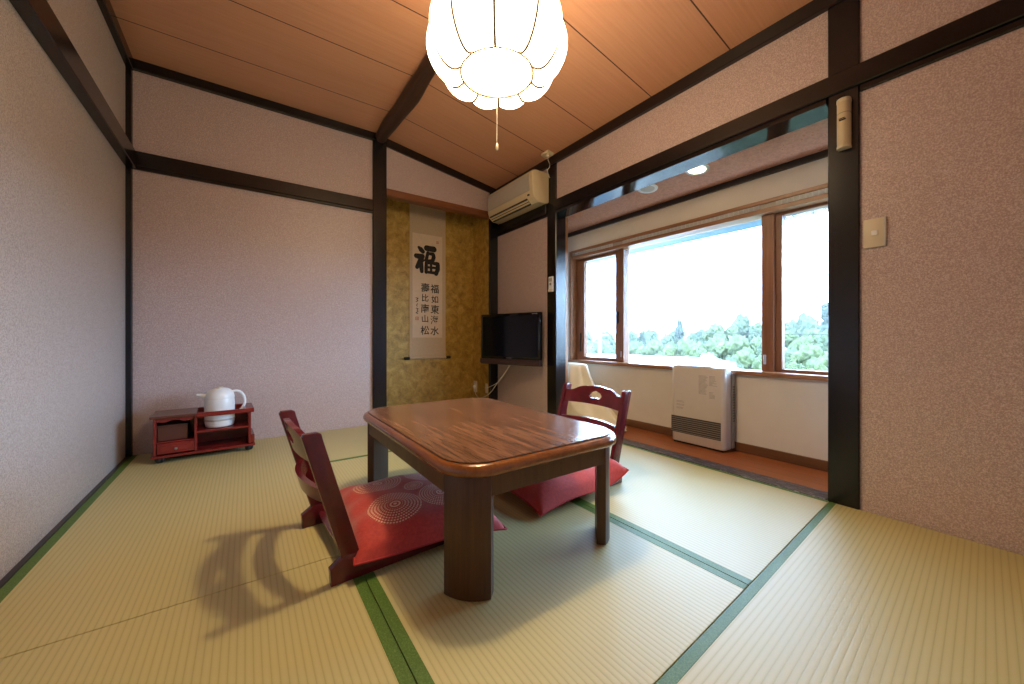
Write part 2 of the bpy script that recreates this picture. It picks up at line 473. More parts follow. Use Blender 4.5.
# posts and rails
B, D = M['black_wood'], M['dark_wood']
tn = [1]
def trim(mb, mat=None, smooth=False):
    tn[0] += 1
    return struct('trim_%d' % tn[0], mb, mat or B, None, smooth)
bv = 0.004
trim(MB().box((XL - .02, YB - .035, -.05), (-.576, YB + .02, H), bv))                 # corner post
trim(MB().box((.873, YB - .022, -.05), (.988, YB + .10, 2.42), bv))                   # alcove post
trim(MB().box((2.045, YB - .001, -.05), (2.17, YB + .03, HR + .03), bv))              # far corner post
trim(MB().box((XR - .012, 2.367, -.05), (2.242, 2.482, HR + .03), bv))                # post left of the nook
trim(MB().box((XR - .014, .451, -.05), (2.250, .557, HR + .03), bv))                  # pillar right of the nook
trim(MB().box((2.242, 2.372, 0), (2.272, 2.43, 1.77), .002), M['sill'])               # casing behind the post
# head rails
r = MB().box((XL, YB - .030, 1.800), (.873, YB + .01, 1.893), bv); r.box((XL, YB - .020, 1.782), (.873, YB + .01, 1.80), .002)
trim(r)
r = MB().box((XL - .01, YR, 1.782), (-.556, YB - .03, 1.888), bv)
trim(r)
r = MB().box((XR - .028, 2.482, 1.80), (XR + .01, YB, 1.895), bv); r.box((XR - .012, 2.482, 1.782), (XR + .01, YB, 1.80), .002)
trim(r)
r = MB().box((XR - .026, YR, 1.806), (XR + .02, 2.367, 1.893), bv)
r.box((XR - .014, YR, 1.779), (XR + .01, .451, 1.806), .003)
trim(r)
trim(MB().prism([(XR - .014, 1.781), (2.240, 1.767), (2.240, 1.812), (XR - .014, 1.812)], 1, .563, 2.367, bev=.001, seg=1), M['gloss_wood'])
# ceiling cornices
trim(MB().box((XL, YB - .03, 2.40), (.90, YB + .01, H + .01), bv))
trim(MB().box((XL - .01, YR, 2.395), (-.57, YB, H + .01), bv))
trim(MB().prism([(.95, zc(.95) - .068), (XR, HR - .062), (XR, HR + .01), (.95, zc(.95) + .01)], 1, YB - .012, YB + .02), D)
trim(MB().box((XR - .03, YR, 2.205), (XR + .01, YB, HR + .01), bv), D)
# log beam along the bend
def beam_pt(i):
    y = YR + (YB + .02 - YR) * i / 40
    return (XB + .004 * math.sin(y * 3.1) + .004 * math.sin(y * 7.7), y, 2.434 + .004 * math.sin(y * 4.3 + 1))
bp = [beam_pt(i) for i in range(41)]
trim(MB().tube(bp, [0.054 + .005 * math.sin(p[1] * 5.3) + .003 * math.sin(p[1] * 13) for p in bp], 12), M['beam'], True)
# alcove lintel, walls and floor
trim(MB().box((.985, YB - .008, 1.962), (2.05, YB + .075, 2.024), .003), M['lintel'])
a = MB()
a.box((.90, 3.645, -.05), (2.25, 3.75, 2.5))
a.box((2.052, YB + .02, -.05), (2.24, 3.645, 2.3))
a.box((.885, YB + .10, -.05), (.975, 3.645, 2.5))
struct('wall_alcove', a, M['gold'])
struct('ceiling_alcove', MB().box((.90, YB + .05, 2.34), (2.2, 3.75, 2.40)), M['ceil'])
trim(MB().box((.975, YB - .005, -.05), (2.09, 3.70, .062), .004), M['dark_wood'])

# ------------------------------------------------------------------ window nook
WX = 2.60
struct('floor_nook', MB().box((2.24, -.2, -.05), (WX + .02, 2.78, -0.001)), M['planks'])
trim(MB().box((X3 + .001, .563, -.05), (2.2405, 2.367, .003), .002), M['threshold'])
wn = MB()
wn.box((WX, -.2, -.05), (WX + .13, 2.80, .497))
wn.box((WX, -.2, 1.572), (WX + .13, 2.80, 1.80))
wn.box((WX, 2.69, .497), (WX + .13, 2.80, 1.572))
wn.box((WX, -.2, .497), (WX + .13, -.06, 1.572))
struct('wall_window', wn, M['plain_wall'])
struct('wall_nook_end', MB().box((2.24, 2.72, -.05), (WX + .1, 2.82, 1.80)), M['plain_wall'])
struct('wall_nook_near', MB().box((2.24, -.22, -.05), (WX + .1, -.12, 1.80)), M['plain_wall'])
struct('ceiling_nook', MB().prism([(2.235, 1.803), (WX + .1, 1.742), (WX + .1, 1.86), (2.235, 1.86)], 1, -.2, 2.8), M['nook_ceiling'])
struct('baseboard_window', MB().box((WX - .013, -.12, -.001), (WX + .002, 2.72, .057), .002), M['skirt'])
trim(MB().box((WX - .018, -.12, 1.722), (WX + .002, 2.72, 1.765), .003), M['dark_wood'])

win = empty('window_1', (WX, 1.3, .5), 0, None, None, None, 'structure')
def wl(mb, name, mat, smooth=False, parent=win):
    bmesh.ops.translate(mb.bm, vec=Vector((-WX, -1.3, -.5)), verts=list(mb.bm.verts))
    return mb.build(name, mat, parent, smooth)
wl(MB().box((WX - .025, -.06, .495), (WX + .13, 2.69, .521), .003), 'window_sill', M['sill'])
fr = MB()
fr.box((WX - .006, 2.664, .521), (WX + .13, 2.692, 1.575), .002)
fr.box((WX - .006, -.06, .521), (WX + .13, -.03, 1.575), .002)
fr.box((WX - .006, -.03, 1.556), (WX + .13, 2.664, 1.578), .002)
fr.box((WX + .004, -.03, 1.500), (WX + .13, 2.664, 1.528), .002)
wl(fr, 'window_frame', M['sill'])
vt = MB().box((WX + .012, -.03, 1.528), (WX + .03, 2.664, 1.556))
for y in (2.13, 0.98):
    pass
wl(vt, 'vent_backing', M['grey_plastic'])
vs = MB()
for z in (1.531, 1.538, 1.545, 1.552):
    for (y0, y1) in ((-.03, .93), (1.02, 2.06), (2.17, 2.62)):
        vs.box((WX + .004, y0, z - .0012), (WX + .013, y1, z + .0012))
for (y0, y1) in ((-.03, .93), (1.02, 2.06), (2.17, 2.62)):
    k = int((y1 - y0) / .03)
    for i in range(k):
        vs.box((WX + .005, y0 + i * .03, 1.529), (WX + .012, y0 + i * .03 + .003, 1.555))
wl(vs, 'vent_grille', M['white_plastic'])
GX = WX + .10
ml = MB(); ml.box((GX - .05, 2.085, .521), (GX + .03, 2.135, 1.50), .003); wl(ml, 'mullion', M['sash'])
ml = MB(); ml.box((GX - .05, .955, .521), (GX + .03, 1.025, 1.50), .003); wl(ml, 'mullion', M['sash'])
def sash(y0, y1, z0, z1, wdt, wide):
    f = MB(); X0, X1_ = GX - .03, GX + .015
    f.box((X0, y0, z0), (X1_, y0 + wdt, z1), .002); f.box((X0, y1 - wide, z0), (X1_, y1, z1), .002)
    f.box((X0, y0 + wdt, z0), (X1_, y1 - wide, z0 + wdt * .55), .002); f.box((X0, y0 + wdt, z1 - wdt * .55), (X1_, y1 - wide, z1), .002)
    s = wl(f, 'sash', M['sash'])
    g = MB().box((GX - .003, y0 + wdt * .9, z0 + wdt * .5), (GX + .003, y1 - wide * .9, z1 - wdt * .5))
    wl(g, 'glass_pane', M['glass'])
    return s
sash(2.135, 2.664, .521, 1.50, .052, .100)
sash(-.03, .955, .521, 1.50, .034, .034)
g = MB().box((GX - .003, 1.02, .521), (GX + .003, 2.09, 1.50)); wl(g, 'glass_pane', M['glass'])
hd = MB().box((GX - .052, 2.145, .86), (GX - .03, 2.158, .96), .003); wl(hd, 'window_handle', M['black'])
hd = MB().box((GX - .056, 2.100, .565), (GX - .048, 2.112, .615), .002); wl(hd, 'window_latch', M['steel'])
hd = MB().box((GX - .056, .998, .565), (GX - .048, 1.012, .625), .002); wl(hd, 'window_latch', M['steel'])
hd = MB().box((GX - .04, 2.60, .60), (GX - .028, 2.612, .78), .002); wl(hd, 'window_hinge', M['black'])

# downlights
def downlight(x, y, lit, label):
    t = empty('downlight', (x, y, 1.803 - (x - 2.235) * .1312), 0, label, 'downlight', 'downlights in the nook ceiling')
    t.rotation_euler = (0, math.radians(7.5), 0); t.scale = (1.5, 1.5, 1.5)
    MB().lathe([(.032, -.0005), (.034, -.004), (.040, -.005), (.046, -.003), (.047, 0.0), (.047, .001)], 28, cap=False).build('trim_ring', M['white_plastic'] if not lit else M['steel'], t, True)
    MB().lathe([(0, -.0025), (.02, -.0028), (.033, -.0022), (.033, .001)], 28, cap=False).build('lens', M['downlight_on'] if lit else M['downlight_off'], t, True)
downlight(2.318, 1.258, True, 'lit round downlight in the window nook ceiling')
downlight(2.322, 1.620, False, 'unlit round downlight in the window nook ceiling, mostly hidden by the lintel')

# ------------------------------------------------------------------ low table
def rrect(x0, y0, x1, y1, r, n=10):
    pts = []
    for cx, cy, a in ((x1 - r, y0 + r, -PI / 2), (x1 - r, y1 - r, 0), (x0 + r, y1 - r, PI / 2), (x0 + r, y0 + r, PI)):
        for i in range(n + 1):
            t = a + PI / 2 * i / n
            pts.append((cx + r * math.cos(t), cy + r * math.sin(t)))
    return pts
TX, TY, HX, HY = .795, 1.393, .357, .527
tb = empty('low_table', (TX, TY, 0), 0, 'low brown wooden table with rounded corners between the two legless chairs', 'table')
# moulded rim: stacked outlines
def ring_solid(levels, n=12):
    """levels: list of (inset, radius, z): closed solid through rounded rectangles"""
    m = MB(); t = bmesh.new(); rings = []
    for ins, r, z in levels:
        rings.append([t.verts.new((x, y, z)) for x, y in rrect(-HX + ins, -HY + ins, HX - ins, HY - ins, r, n)])
    for A, Bq in zip(rings, rings[1:]):
        k = len(A)
        for i in range(k): t.faces.new((A[i], A[(i + 1) % k], Bq[(i + 1) % k], Bq[i]))
    t.faces.new(rings[0][::-1]); t.faces.new(rings[-1])
    bmesh.ops.recalc_face_normals(t, faces=list(t.faces))
    m._merge(t); return m
ring_solid([(.030, .105, .346), (.012, .123, .347), (.004, .131, .352), (.0, .135, .359), (.0, .135, .368), (.005, .130, .377), (.014, .121, .3825), (.024, .111, .384)]).build('table_rim', M['table_rim'], tb, True, 40)
ring_solid([(.022, .113, .372), (.022, .113, .3862), (.0235, .1115, .3874), (.027, .108, .3878)]).build('tabletop', M['table_top'], tb, True, 30)
# dark joint line between panel and rim
def ringband(i0, i1, z0, z1, n=12):
    m = MB(); t = bmesh.new()
    o1 = rrect(-HX + i0, -HY + i0, HX - i0, HY - i0, .137 - i0, n); o2 = rrect(-HX + i1, -HY + i1, HX - i1, HY - i1, .137 - i1, n)
    vs = [[t.verts.new((x, y, z)) for x, y in o] for o, z in ((o1, z0), (o2, z0), (o2, z1), (o1, z1))]
    k = len(o1)
    for a_ in range(4):
        A, Bq = vs[a_], vs[(a_ + 1) % 4]
        for i in range(k): t.faces.new((A[i], A[(i + 1) % k], Bq[(i + 1) % k], Bq[i]))
    bmesh.ops.recalc_face_normals(t, faces=list(t.faces))
    m._merge(t); return m
ringband(.026, .046, .287, .347).build('apron', M['table_leg'], tb, True, 40)
ringband(.0205, .0225, .3838, .3856).build('edge_inlay', M['ink'], tb)
def leg_mesh():
    # outer quarter arc, flat inner chord; local corner at (0,0), leg grows to +x,+y; outer radius R
    R, n = .135, 12
    pts = []
    cx = cy = R + .0
    for i in range(n + 1):
        t = PI + (PI / 2) * (.16 + .68 * i / n)
        pts.append((cx + R * math.cos(t), cy + R * math.sin(t)))
    # inner chord, parallel, set back
    a_, b_ = pts[0], pts[-1]
    k = .030
    inner = [(b_[0] + k * .72, b_[1] + k * .72), (a_[0] + k * .72, a_[1] + k * .72)]
    return pts + inner
for sx_, sy_ in ((-1, -1), (1, -1), (-1, 1), (1, 1)):
    pts = [(sx_ * (-1) * 0 + sx_ * (HX - .018 - p[0]), sy_ * (HY - (.018 if sy_ < 0 else .008) - p[1])) for p in leg_mesh()]
    MB().prism(pts, 2, 0.0, .3465, bev=.003, seg=2).build('leg', M['table_leg'], tb, True, 30)

# ------------------------------------------------------------------ legless chairs
def rail_mesh(hw, zb, zt, lean, xoff, thick, bow, hole=None, n=48):
    """rail between the posts: columns along y with an optional hand hole"""
    t = bmesh.new()
    def X(y, z): return xoff + lean * z - bow * (1 - (y / hw) ** 2)
    cols = []
    for i in range(n + 1):
        y = -hw + 2 * hw * i / n
        b, tp = zb(y), zt(y)
        m1 = m2 = (b + tp) / 2
        hol = False
        if hole:
            hh = hole(y)
            if hh: m1, m2, hol = hh[0], hh[1], True
        q = []
        for z in (b, m1, m2, tp):
            q.append((t.verts.new((X(y, z) - thick / 2, y, z)), t.verts.new((X(y, z) + thick / 2, y, z))))
        cols.append((q, hol))
    for (A, ha), (Bq, hb) in zip(cols, cols[1:]):
        for (lo, hi) in ((0, 1), (2, 3)):
            for s_ in (0, 1):
                t.faces.new((A[lo][s_], Bq[lo][s_], Bq[hi][s_], A[hi][s_]))
        t.faces.new((A[0][0], A[0][1], Bq[0][1], Bq[0][0])); t.faces.new((A[3][0], A[3][1], Bq[3][1], Bq[3][0]))
        if ha or hb:
            t.faces.new((A[1][0], A[1][1], Bq[1][1], Bq[1][0])); t.faces.new((A[2][0], A[2][1], Bq[2][1], Bq[2][0]))
    for q, _ in (cols[0], cols[-1]):
        t.faces.new((q[0][0], q[0][1], q[3][1], q[2][1], q[1][1])) if False else None
        t.faces.new((q[0][0], q[0][1], q[1][1], q[1][0])); t.faces.new((q[2][0], q[2][1], q[3][1], q[3][0]))
    bmesh.ops.remove_doubles(t, verts=list(t.verts), dist=1e-5)
    bmesh.ops.recalc_face_normals(t, faces=list(t.faces))
    m = MB(); m._merge(t); return m

def zaisu(loc, rz, label):
    root = empty('legless_chair', loc, rz, label, 'chair', 'legless floor chairs at the low table')
    hw = .230; pt = .026                        # half width, plate thickness
    lean = -.272                                # x change per metre of height
    for s_ in (-1, 1):
        y0, y1 = (-hw, -hw + pt) if s_ < 0 else (hw - pt, hw)
        # runner on the floor with a cut-off heel
        MB().prism([(-.197, 0), (-.200, .050), (-.158, .080), (-.112, .078), (-.085, .050), (.235, .042), (.26, .030), (.26, 0)], 1, y0, y1, bev=.003).build('runner', M['chair'], root, True, 30)
        yy0, yy1 = (y0 + .001, y1 - .001)
        w_ = .054
        b0 = -.140; zt_ = .458; zb_ = .060
        tx = b0 + lean * (zt_ - zb_)
        MB().prism([(b0 - w_ * .45, zb_), (b0 + w_ * .55, zb_), (tx + w_ * .55 , zt_ - .022), (tx + w_ * .48, zt_ - .006), (tx + w_ * .28, zt_), (tx - w_ * .38, zt_ - .001), (tx - w_ * .47, zt_ - .010)],
                   1, yy0, yy1, bev=.003).build('back_post', M['chair'], root, True, 30)
    h2 = hw - pt + .002
    def top_z(y):
        q = abs(y) / h2
        # flat shoulders, raised wavy middle
        s = max(0.0, min(1.0, (0.86 - q) / 0.42)); s = s * s * (3 - 2 * s)
        return .424 + .031 * s + .004 * math.cos(q * PI * 2.2) * s
    def bot_z(y): return .354 + .004 * (1 - (y / h2) ** 2)
    def hole(y):
        q = abs(y) / .046
        if q >= 1: return None
        up = .404 + .024 * math.sqrt(1 - q ** 2.4) + .003 * math.cos(q * 6.0) * (1 - q)
        lo = .404 - .021 * math.sqrt(1 - q ** 2.5) + .009 * (1 - q)
        return (min(lo, up - .001), up)
    xo = -.140 - lean * .060 + .004
    rail_mesh(h2, bot_z, top_z, lean, xo, .018, .030, hole, 72).build('top_rail', M['chair'], root, True, 35)
    rail_mesh(h2, lambda y: .232 - .006 * (1 - (y / h2) ** 2), lambda y: .272 + .006 * (1 - (y / h2) ** 2), lean, xo, .018, .045, None, 36).build('lower_rail', M['chair'], root, True, 35)
    MB().box((-.145, -.207, .036), (.235, .207, .050), .003).build('seat', M['chair'], root)
    return root
zaisu((.386, 1.443, 0), math.radians(3.5), 'dark red legless wooden chair nearest the plain wall, seen from behind')
zaisu((1.353, 1.457, 0), PI, 'dark red legless wooden chair on the window side, seen over the tabletop')

# cushions
def cushion(loc, rz, mat, label, droop, curl=.03, hx=.255, hy=.275, t_=.078):
    root = empty('floor_cushion', loc, rz, label, 'cushion', 'red floor cushions on the legless chairs')
    n = 44
    def base(u, v):
        x = hx * u * (1 + .055 * abs(v) ** 3 - .02); y = hy * v * (1 + .055 * abs(u) ** 3 - .02)
        return x, y
    def env(u, v): return max(0.0, (1 - abs(u) ** 3.2)) ** .48 * max(0.0, (1 - abs(v) ** 3.2)) ** .48
    rnd = random.Random(5)
    def z0(u, v):
        z = .004 - droop * max(0, u - .1) ** 1.5
        z -= .016 * abs(v) ** 4
        z += curl * max(0, -u - .35) ** 2 / .42
        return z
    m = MB()
    def fold(u, v):
        e_ = env(u, v)
        return .003 * math.sin(9 * u + 4 * v) * e_ + .004 * math.sin(14 * v - 3 * u) * (1 - e_) * e_ * 3
    def top(a, b):
        u, v = a * 2 - 1, b * 2 - 1; x, y = base(u, v)
        return (x, y, z0(u, v) + t_ * env(u, v) + fold(u, v) + .004)
    def bot(a, b):
        u, v = a * 2 - 1, b * 2 - 1; x, y = base(u, v)
        return (x, y, z0(u, v) + .016 * abs(v) ** 4 * env(u, v) * .5 - .004 * env(u, v) - .001)
    m.grid(top, n, n); m.grid(bot, n, n)
    bmesh.ops.remove_doubles(m.bm, verts=list(m.bm.verts), dist=.0055)
    bmesh.ops.recalc_face_normals(m.bm, faces=list(m.bm.faces))
    m.build('cover', mat, root, True, 80)
    ev = []
    for k in range(4 * n + 1):
        s = k / n; i = int(s) % 4; f = s - int(s)
        u, v = [(-1 + 2 * f, -1), (1, -1 + 2 * f), (1 - 2 * f, 1), (-1, 1 - 2 * f)][i]
        x, y = base(u, v); ev.append((x, y, z0(u, v) + .0015))
    MB().tube(ev, .0032, 6).build('piping', M['cush_plain'], root, True, 80)
    return root
M['cush_plain'] = simple('red_piping', (0.40, 0.02, 0.02), 0.7)
meds = [(-.108, .118, .098), (-.100, -.118, .098), (.005, .004, .042), (.085, .118, .085), (.075, -.105, .085), (.19, .01, .06)]
c1 = cushion((.540, 1.447, .056), math.radians(-3), cushion_material('red_medallion_cloth', meds),
             'red cushion with pale round medallions beside the near table leg', .028, .012)
c2 = cushion((1.235, 1.435, .053), PI - math.radians(2), cushion_material('red_medallion_cloth_far', [(.02, .02, .07), (-.12, .12, .08), (.14, -.10, .08)]),  # same red cloth as the other cushion, fewer medallions
             'red cushion half hidden under the far side of the table', .028, .058)

# ------------------------------------------------------------------ rolling cabinet with pot
cr = math.radians(2.5)
wg = empty('rolling_cabinet', (-.210, 3.082, 0), cr, 'small red lacquered cabinet on black casters by the pale panel wall', 'cabinet')
W2, D2 = .240, .118           # half width, half depth
zB, zT = .046, .262
body = MB()
body.box((-W2 + .008, -D2, zB), (-W2 + .022, D2, zT), .002)                # left side
body.box((W2 - .022, -D2, zB), (W2 - .008, D2, zT), .002)                  # right side
body.box((-.050, -D2 + .003, zB), (-.038, D2, zT), .001)                   # divider
body.box((-W2 - .002, -D2 - .010, zB - .014), (W2 + .014, D2, zB), .003)   # base board
body.box((-W2 + .01, D2 - .008, zB), (W2 - .01, D2, zT), .001)             # back
body.box((-.038, -D2 + .004, .152), (W2 - .022, D2 - .01, .163), .001)     # middle shelf
body.box((-W2 + .022, -D2 + .004, .117), (-.05, D2 - .01, .123), .001)     # drawer top
body.build('body', M['wagon'], wg)
MB().box((W2 - .008, -D2 + .02, zB), (W2 + .012, D2, .098), .003).build('side_foot', M['wagon'], wg)
top = MB()
top.box((-W2 - .006, -D2 - .012, zT), (-.040, D2 + .004, zT + .014), .003)         # closed left half
top.build('top_panel', M['wagon_top'], wg)
rim = MB()
rim.box((-.040, -D2 - .012, zT - .012), (W2 + .008, -D2 + .004, zT + .014), .003)
rim.box((-.040, D2 - .012, zT), (W2 + .008, D2 + .004, zT + .014), .003)
rim.box((W2 - .045, -D2 + .004, zT), (W2 + .008, D2 - .012, zT + .014), .003)
rim.build('top_rail', M['wagon'], wg)
# scalloped valance over the left bay
val = [(-W2 + .022, zT)]
n_ = 24
for i in range(n_ + 1):
    q = i / n_; x = -W2 + .022 + q * (.232 - .022 - .050)
    val.append((x, zT - .016 - .010 * abs(math.cos(q * PI * 1.0)) ** 2 + .004 * math.cos(q * PI * 4)))
val.append((-.050, zT))
MB().prism(val, 1, -D2, -D2 + .010, bev=.001, seg=1).build('valance', M['wagon'], wg)
dr = MB(); dr.box((-W2 + .024, -D2 - .004, zB + .008), (-.052, -D2 + .012, .115), .003, 2); dr.box((-W2 + .036, -D2 - .007, zB + .020), (-.064, -D2 - .002, .103), .003, 2)
drw = dr.build('drawer', M['wagon'], wg)
MB().lathe([(0, -.012), (.005, -.012), (.0075, -.009), (.006, -.004), (.004, 0), (.004, .002)], 16, Matrix.Translation((-.132, -D2 - .006, .081)) @ Matrix.Rotation(-PI / 2, 4, 'X')).build('drawer_knob', M['steel'], drw, True)
for cx_ in (-W2 + .035, W2 - .018):
    for cy_ in (-D2 + .022, D2 - .025):
        cs = MB()
        Mx = Matrix.Translation((cx_, cy_, .0225)) @ Matrix.Scale(1.1, 4) @ Matrix.Rotation(.5, 4, 'Z') @ Matrix.Rotation(PI / 2, 4, 'Y')
        cs.lathe([(0, -.017), (.012, -.017), (.018, -.014), (.0205, -.009), (.0205, -.003), (.014, -.002), (.014, .002), (.0205, .003), (.0205, .009), (.018, .014), (.012, .017), (0, .017)], 20, Mx)
        cs.lathe([(.008, .016), (.008, .034)], 10, Matrix.Translation((cx_, cy_, 0)))
        cs.build('caster', M['rubber'], wg, True)
# box kept in the left bay
bx = empty('wooden_box', (-.205 - .148, 3.085 - .035, .1235), cr, 'plain brown box in the left bay of the red cabinet, above the drawer', 'box')
MB().box((-.072, -.06, 0), (.062, .075, .082), .002).build('box_body', M['brown_box'], bx)
MB().box((-.074, -.062, .082), (.064, .077, .092), .002).build('box_lid', M['brown_box'], bx)
# pot
pt_ = empty('thermal_pot', (-.138, 3.070, .1635), math.radians(4), 'white insulated pot standing in the open top of the red cabinet', 'pot')
MB().lathe([(0, 0), (.062, 0), (.072, .006), (.077, .03), (.0785, .07), (.0785, .15), (.076, .178), (.0755, .180)], 40, cap=False).build('pot_body', M['white_plastic'], pt_, True)
MB().lathe([(.0785, .042), (.0795, .044), (.0795, .050), (.0785, .052)], 40, cap=False).build('base_ring', M['grey_plastic'], pt_, True)
MB().lathe([(.0770, .178), (.078, .184), (.074, .205), (.063, .226), (.045, .240), (.024, .246), (0, .248)], 40, cap=False).build('pot_lid', M['white_plastic'], pt_, True)
MB().lathe([(.0, .246), (.020, .2455), (.022, .250), (.016, .255), (0, .256)], 24, cap=False, M=Matrix.Translation((0, -.01, -.003))).build('lid_button', M['ivory'], pt_, True)
sp = MB(); sp.tube([(-.058, 0, .190), (-.078, 0, .200), (-.098, 0, .206), (-.116, 0, .209)], [.020, .016, .011, .008], 12); sp.build('spout', M['white_plastic'], pt_, True)
hdl = MB(); hp = []
for i in range(15):
    q = i / 14; a_ = math.radians(112 - 205 * q)
    hp.append((.070 + .050 * math.cos(a_) * (1.0) + .012, 0, .150 + .070 * math.sin(a_)))
hdl.tube(hp, .0085, 10); hdl.build('handle', M['white_plastic'], pt_, True)

# ------------------------------------------------------------------ ceiling lamp
LX, LY, LZ = .850, 1.308, 1.82
lamp = empty('pendant_lamp', (LX, LY, LZ), math.radians(-35.3 + 198), 'large lit white ribbed fabric lamp with a pull cord hanging from the ceiling', 'lamp')
NR = 10
prof = [(.150, .004), (.185, -.014), (.222, -.006), (.258, .030), (.283, .080), (.291, .130), (.280, .185), (.250, .235), (.205, .275), (.160, .300)]
def interp(t):
    q = t * (len(prof) - 1); i = min(int(q), len(prof) - 2); f = q - i
    p0, p1, p2, p3 = prof[max(i - 1, 0)], prof[i], prof[i + 1], prof[min(i + 2, len(prof) - 1)]
    def cr_(a, b, c, d): return .5 * ((2 * b) + (-a + c) * f + (2 * a - 5 * b + 4 * c - d) * f * f + (-a + 3 * b - 3 * c + d) * f ** 3)
    return cr_(p0[0], p1[0], p2[0], p3[0]), cr_(p0[1], p1[1], p2[1], p3[1])
def lobe(th):
    q = abs(math.sin(th * NR / 2))     # 0 at ribs
    return q ** .75
def shade(a, b):
    th = a * 2 * PI; r, z = interp(b)
    k = math.sin(PI * b) ** .6
    r2 = r * (1 - .105 * k * (1 - lobe(th)))
    z2 = z - .012 * (lobe(th) - .5) * (1 - b) ** 2 * k * 2 + .0
    return (r2 * math.cos(th), r2 * math.sin(th), z2)
sm = MB().grid(shade, NR * 12, 30, True)
sm.build('lampshade', M['shade'], lamp, True, 60)
for i in range(NR):
    th = i * 2 * PI / NR
    pts = []
    for j in range(25):
        b = j / 24; x, y, z = shade(i / NR, b)
        pts.append((x * 1.014, y * 1.014, z - .003))
    MB().tube(pts, .0052, 6).build('rib', M['rib'], lamp, True, 80)
MB().tube([(.150 * math.cos(2 * PI * i / 48), .150 * math.sin(2 * PI * i / 48), .003) for i in range(49)], .0055, 6).build('bottom_ring', M['rib'], lamp, True, 80)
MB().lathe([(0, .082), (.03, .088), (.048, .108), (.055, .134), (.048, .160), (.03, .182), (.026, .215), (0, .216)], 28).build('bulb', M['bulb'], lamp, True)
MB().lathe([(0, .214), (.03, .214), (.03, .312), (0, .314)], 20).build('bulb_holder', M['ivory'], lamp, True)
MB().lathe([(.16, .300), (.12, .312), (.03, .318), (.012, .36), (.008, .62)], 24).build('hanger', M['cream_plastic'], lamp, True)
MB().tube([(0, 0, .01), (0, 0, -.13), (.001, 0, -.285)], .0013, 6).build('pull_cord', M['cable'], lamp)
MB().lathe([(0, -.312), (.005, -.311), (.0062, -.300), (.004, -.286), (.0015, -.282)], 12).build('cord_knob', M['ivory'], lamp, True)

# ------------------------------------------------------------------ air conditioner
ac = empty('air_conditioner', (XR, 2.835, 1.879), 0, 'cream wall-mounted air conditioner above the television', 'air conditioner')
y0, y1 = -.375, .345
pf = [(0.0, .018), (-.06, .0), (-.125, .004), (-.168, .035), (-.185, .080), (-.192, .235), (-.180, .262), (-.15, .270), (0, .270)]
MB().prism(pf, 1, y0, y1, bev=.010, seg=3).build('housing', M['cream_plastic'], ac, True, 30)
fp = [(-.1862, .098), (-.1925, .236), (-.1975, .234), (-.1915, .098)]
MB().prism(fp, 1, y0 + .045, y1 - .02, bev=.0015, seg=1).build('intake_panel', M['grey_plastic'], ac)
lv = MB().prism([(-.130, .000), (-.178, .044), (-.1825, .042), (-.133, -.0035)], 1, y0 + .09, y1 - .03)
lv.build('outlet_slot', M['black'], ac)
for k in (.36, .68):
    cx_, cz_ = -.1335 - .047 * k, -.003 + .046 * k
    MB().box((-.005, y0 + .088, -.0035), (.009, y1 - .028, .0015), .001, 1, Matrix.Translation((cx_ - .002, 0, cz_)) @ Matrix.Rotation(math.radians(40), 4, 'Y')).build('louver', M['cream_plastic'], ac)
MB().box((-.1895, y0 + .052, .058), (-.180, y0 + .074, .070), .001).build('receiver_window', M['black'], ac)
sk = empty('ceiling_socket', (2.065, 2.40, zc(2.065) + .001), 0, 'cream power socket box on the ceiling above the air conditioner', 'socket')
MB().box((-.035, -.045, -.022), (.03, .045, .004), .004, 2, Matrix.Rotation(math.radians(9.2), 4, 'Y')).build('socket_body', M['cream_plastic'], sk, True)
MB().lathe([(.0, -.038), (.012, -.037), (.014, -.02), (.014, -.015)], 14).build('plug', M['ivory'], sk, True)
cb = MB(); cb.tube([(2.065, 2.40, 2.245), (2.075, 2.405, 2.225), (2.098, 2.412, 2.205), (2.103, 2.418, 2.18), (2.085, 2.426, 2.155), (2.095, 2.432, 2.13), (2.12, 2.438, 2.10)], .003, 6)
tag(cb.build('electric_cable', M['cable'], None, True), 'short pale cable from the ceiling socket down to the air conditioner', 'cable')

# ------------------------------------------------------------------ television
p1 = Vector((1.862, 3.135, 0)); p2 = Vector((2.062, 2.485, 0))
mid = (p1 + p2) / 2; dvec = (p2 - p1); Wt = dvec.length; angt = math.atan2(dvec.y, dvec.x)
tv = empty('television', (mid.x, mid.y, .485), angt, 'black flat television mounted on the narrow wall beside the nook post', 'television')
# local: x along the screen (toward the camera side), -y faces the room
tvh = Wt / 2
MB().box((-tvh, -.012, .052), (tvh, .030, .470), .006, 2).build('cabinet', M['bezel'], tv, True)
MB().box((-tvh + .022, -.0135, .075), (tvh - .022, -.011, .446), .0005).build('screen', M['screen'], tv)
spb = MB()
spb.prism([(-.026, .012), (-.029, .03), (-.024, .052), (.02, .054), (.025, .0), (-.012, .0)], 0, -tvh, tvh, bev=.002, seg=1)
spb.build('speaker_bar', M['speaker'], tv, True)
MB().box((tvh - .014, -.0305, .018), (tvh - .004, -.024, .038), .001).build('side_button', M['black'], tv)
MB().box((tvh - .085, -.0142, .454), (tvh - .03, -.0115, .459)).build('maker_mark', M['steel'], tv)
MB().box((-.03, -.0142, .060), (.03, -.0115, .065)).build('screen_mark', M['print'], tv)
br = MB(); br.box((-.11, .030, .17), (.11, .048, .34), .003); br.box((-.03, .048, .22), (.03, .135, .29), .003)
br.build('wall_bracket', M['black'], tv)
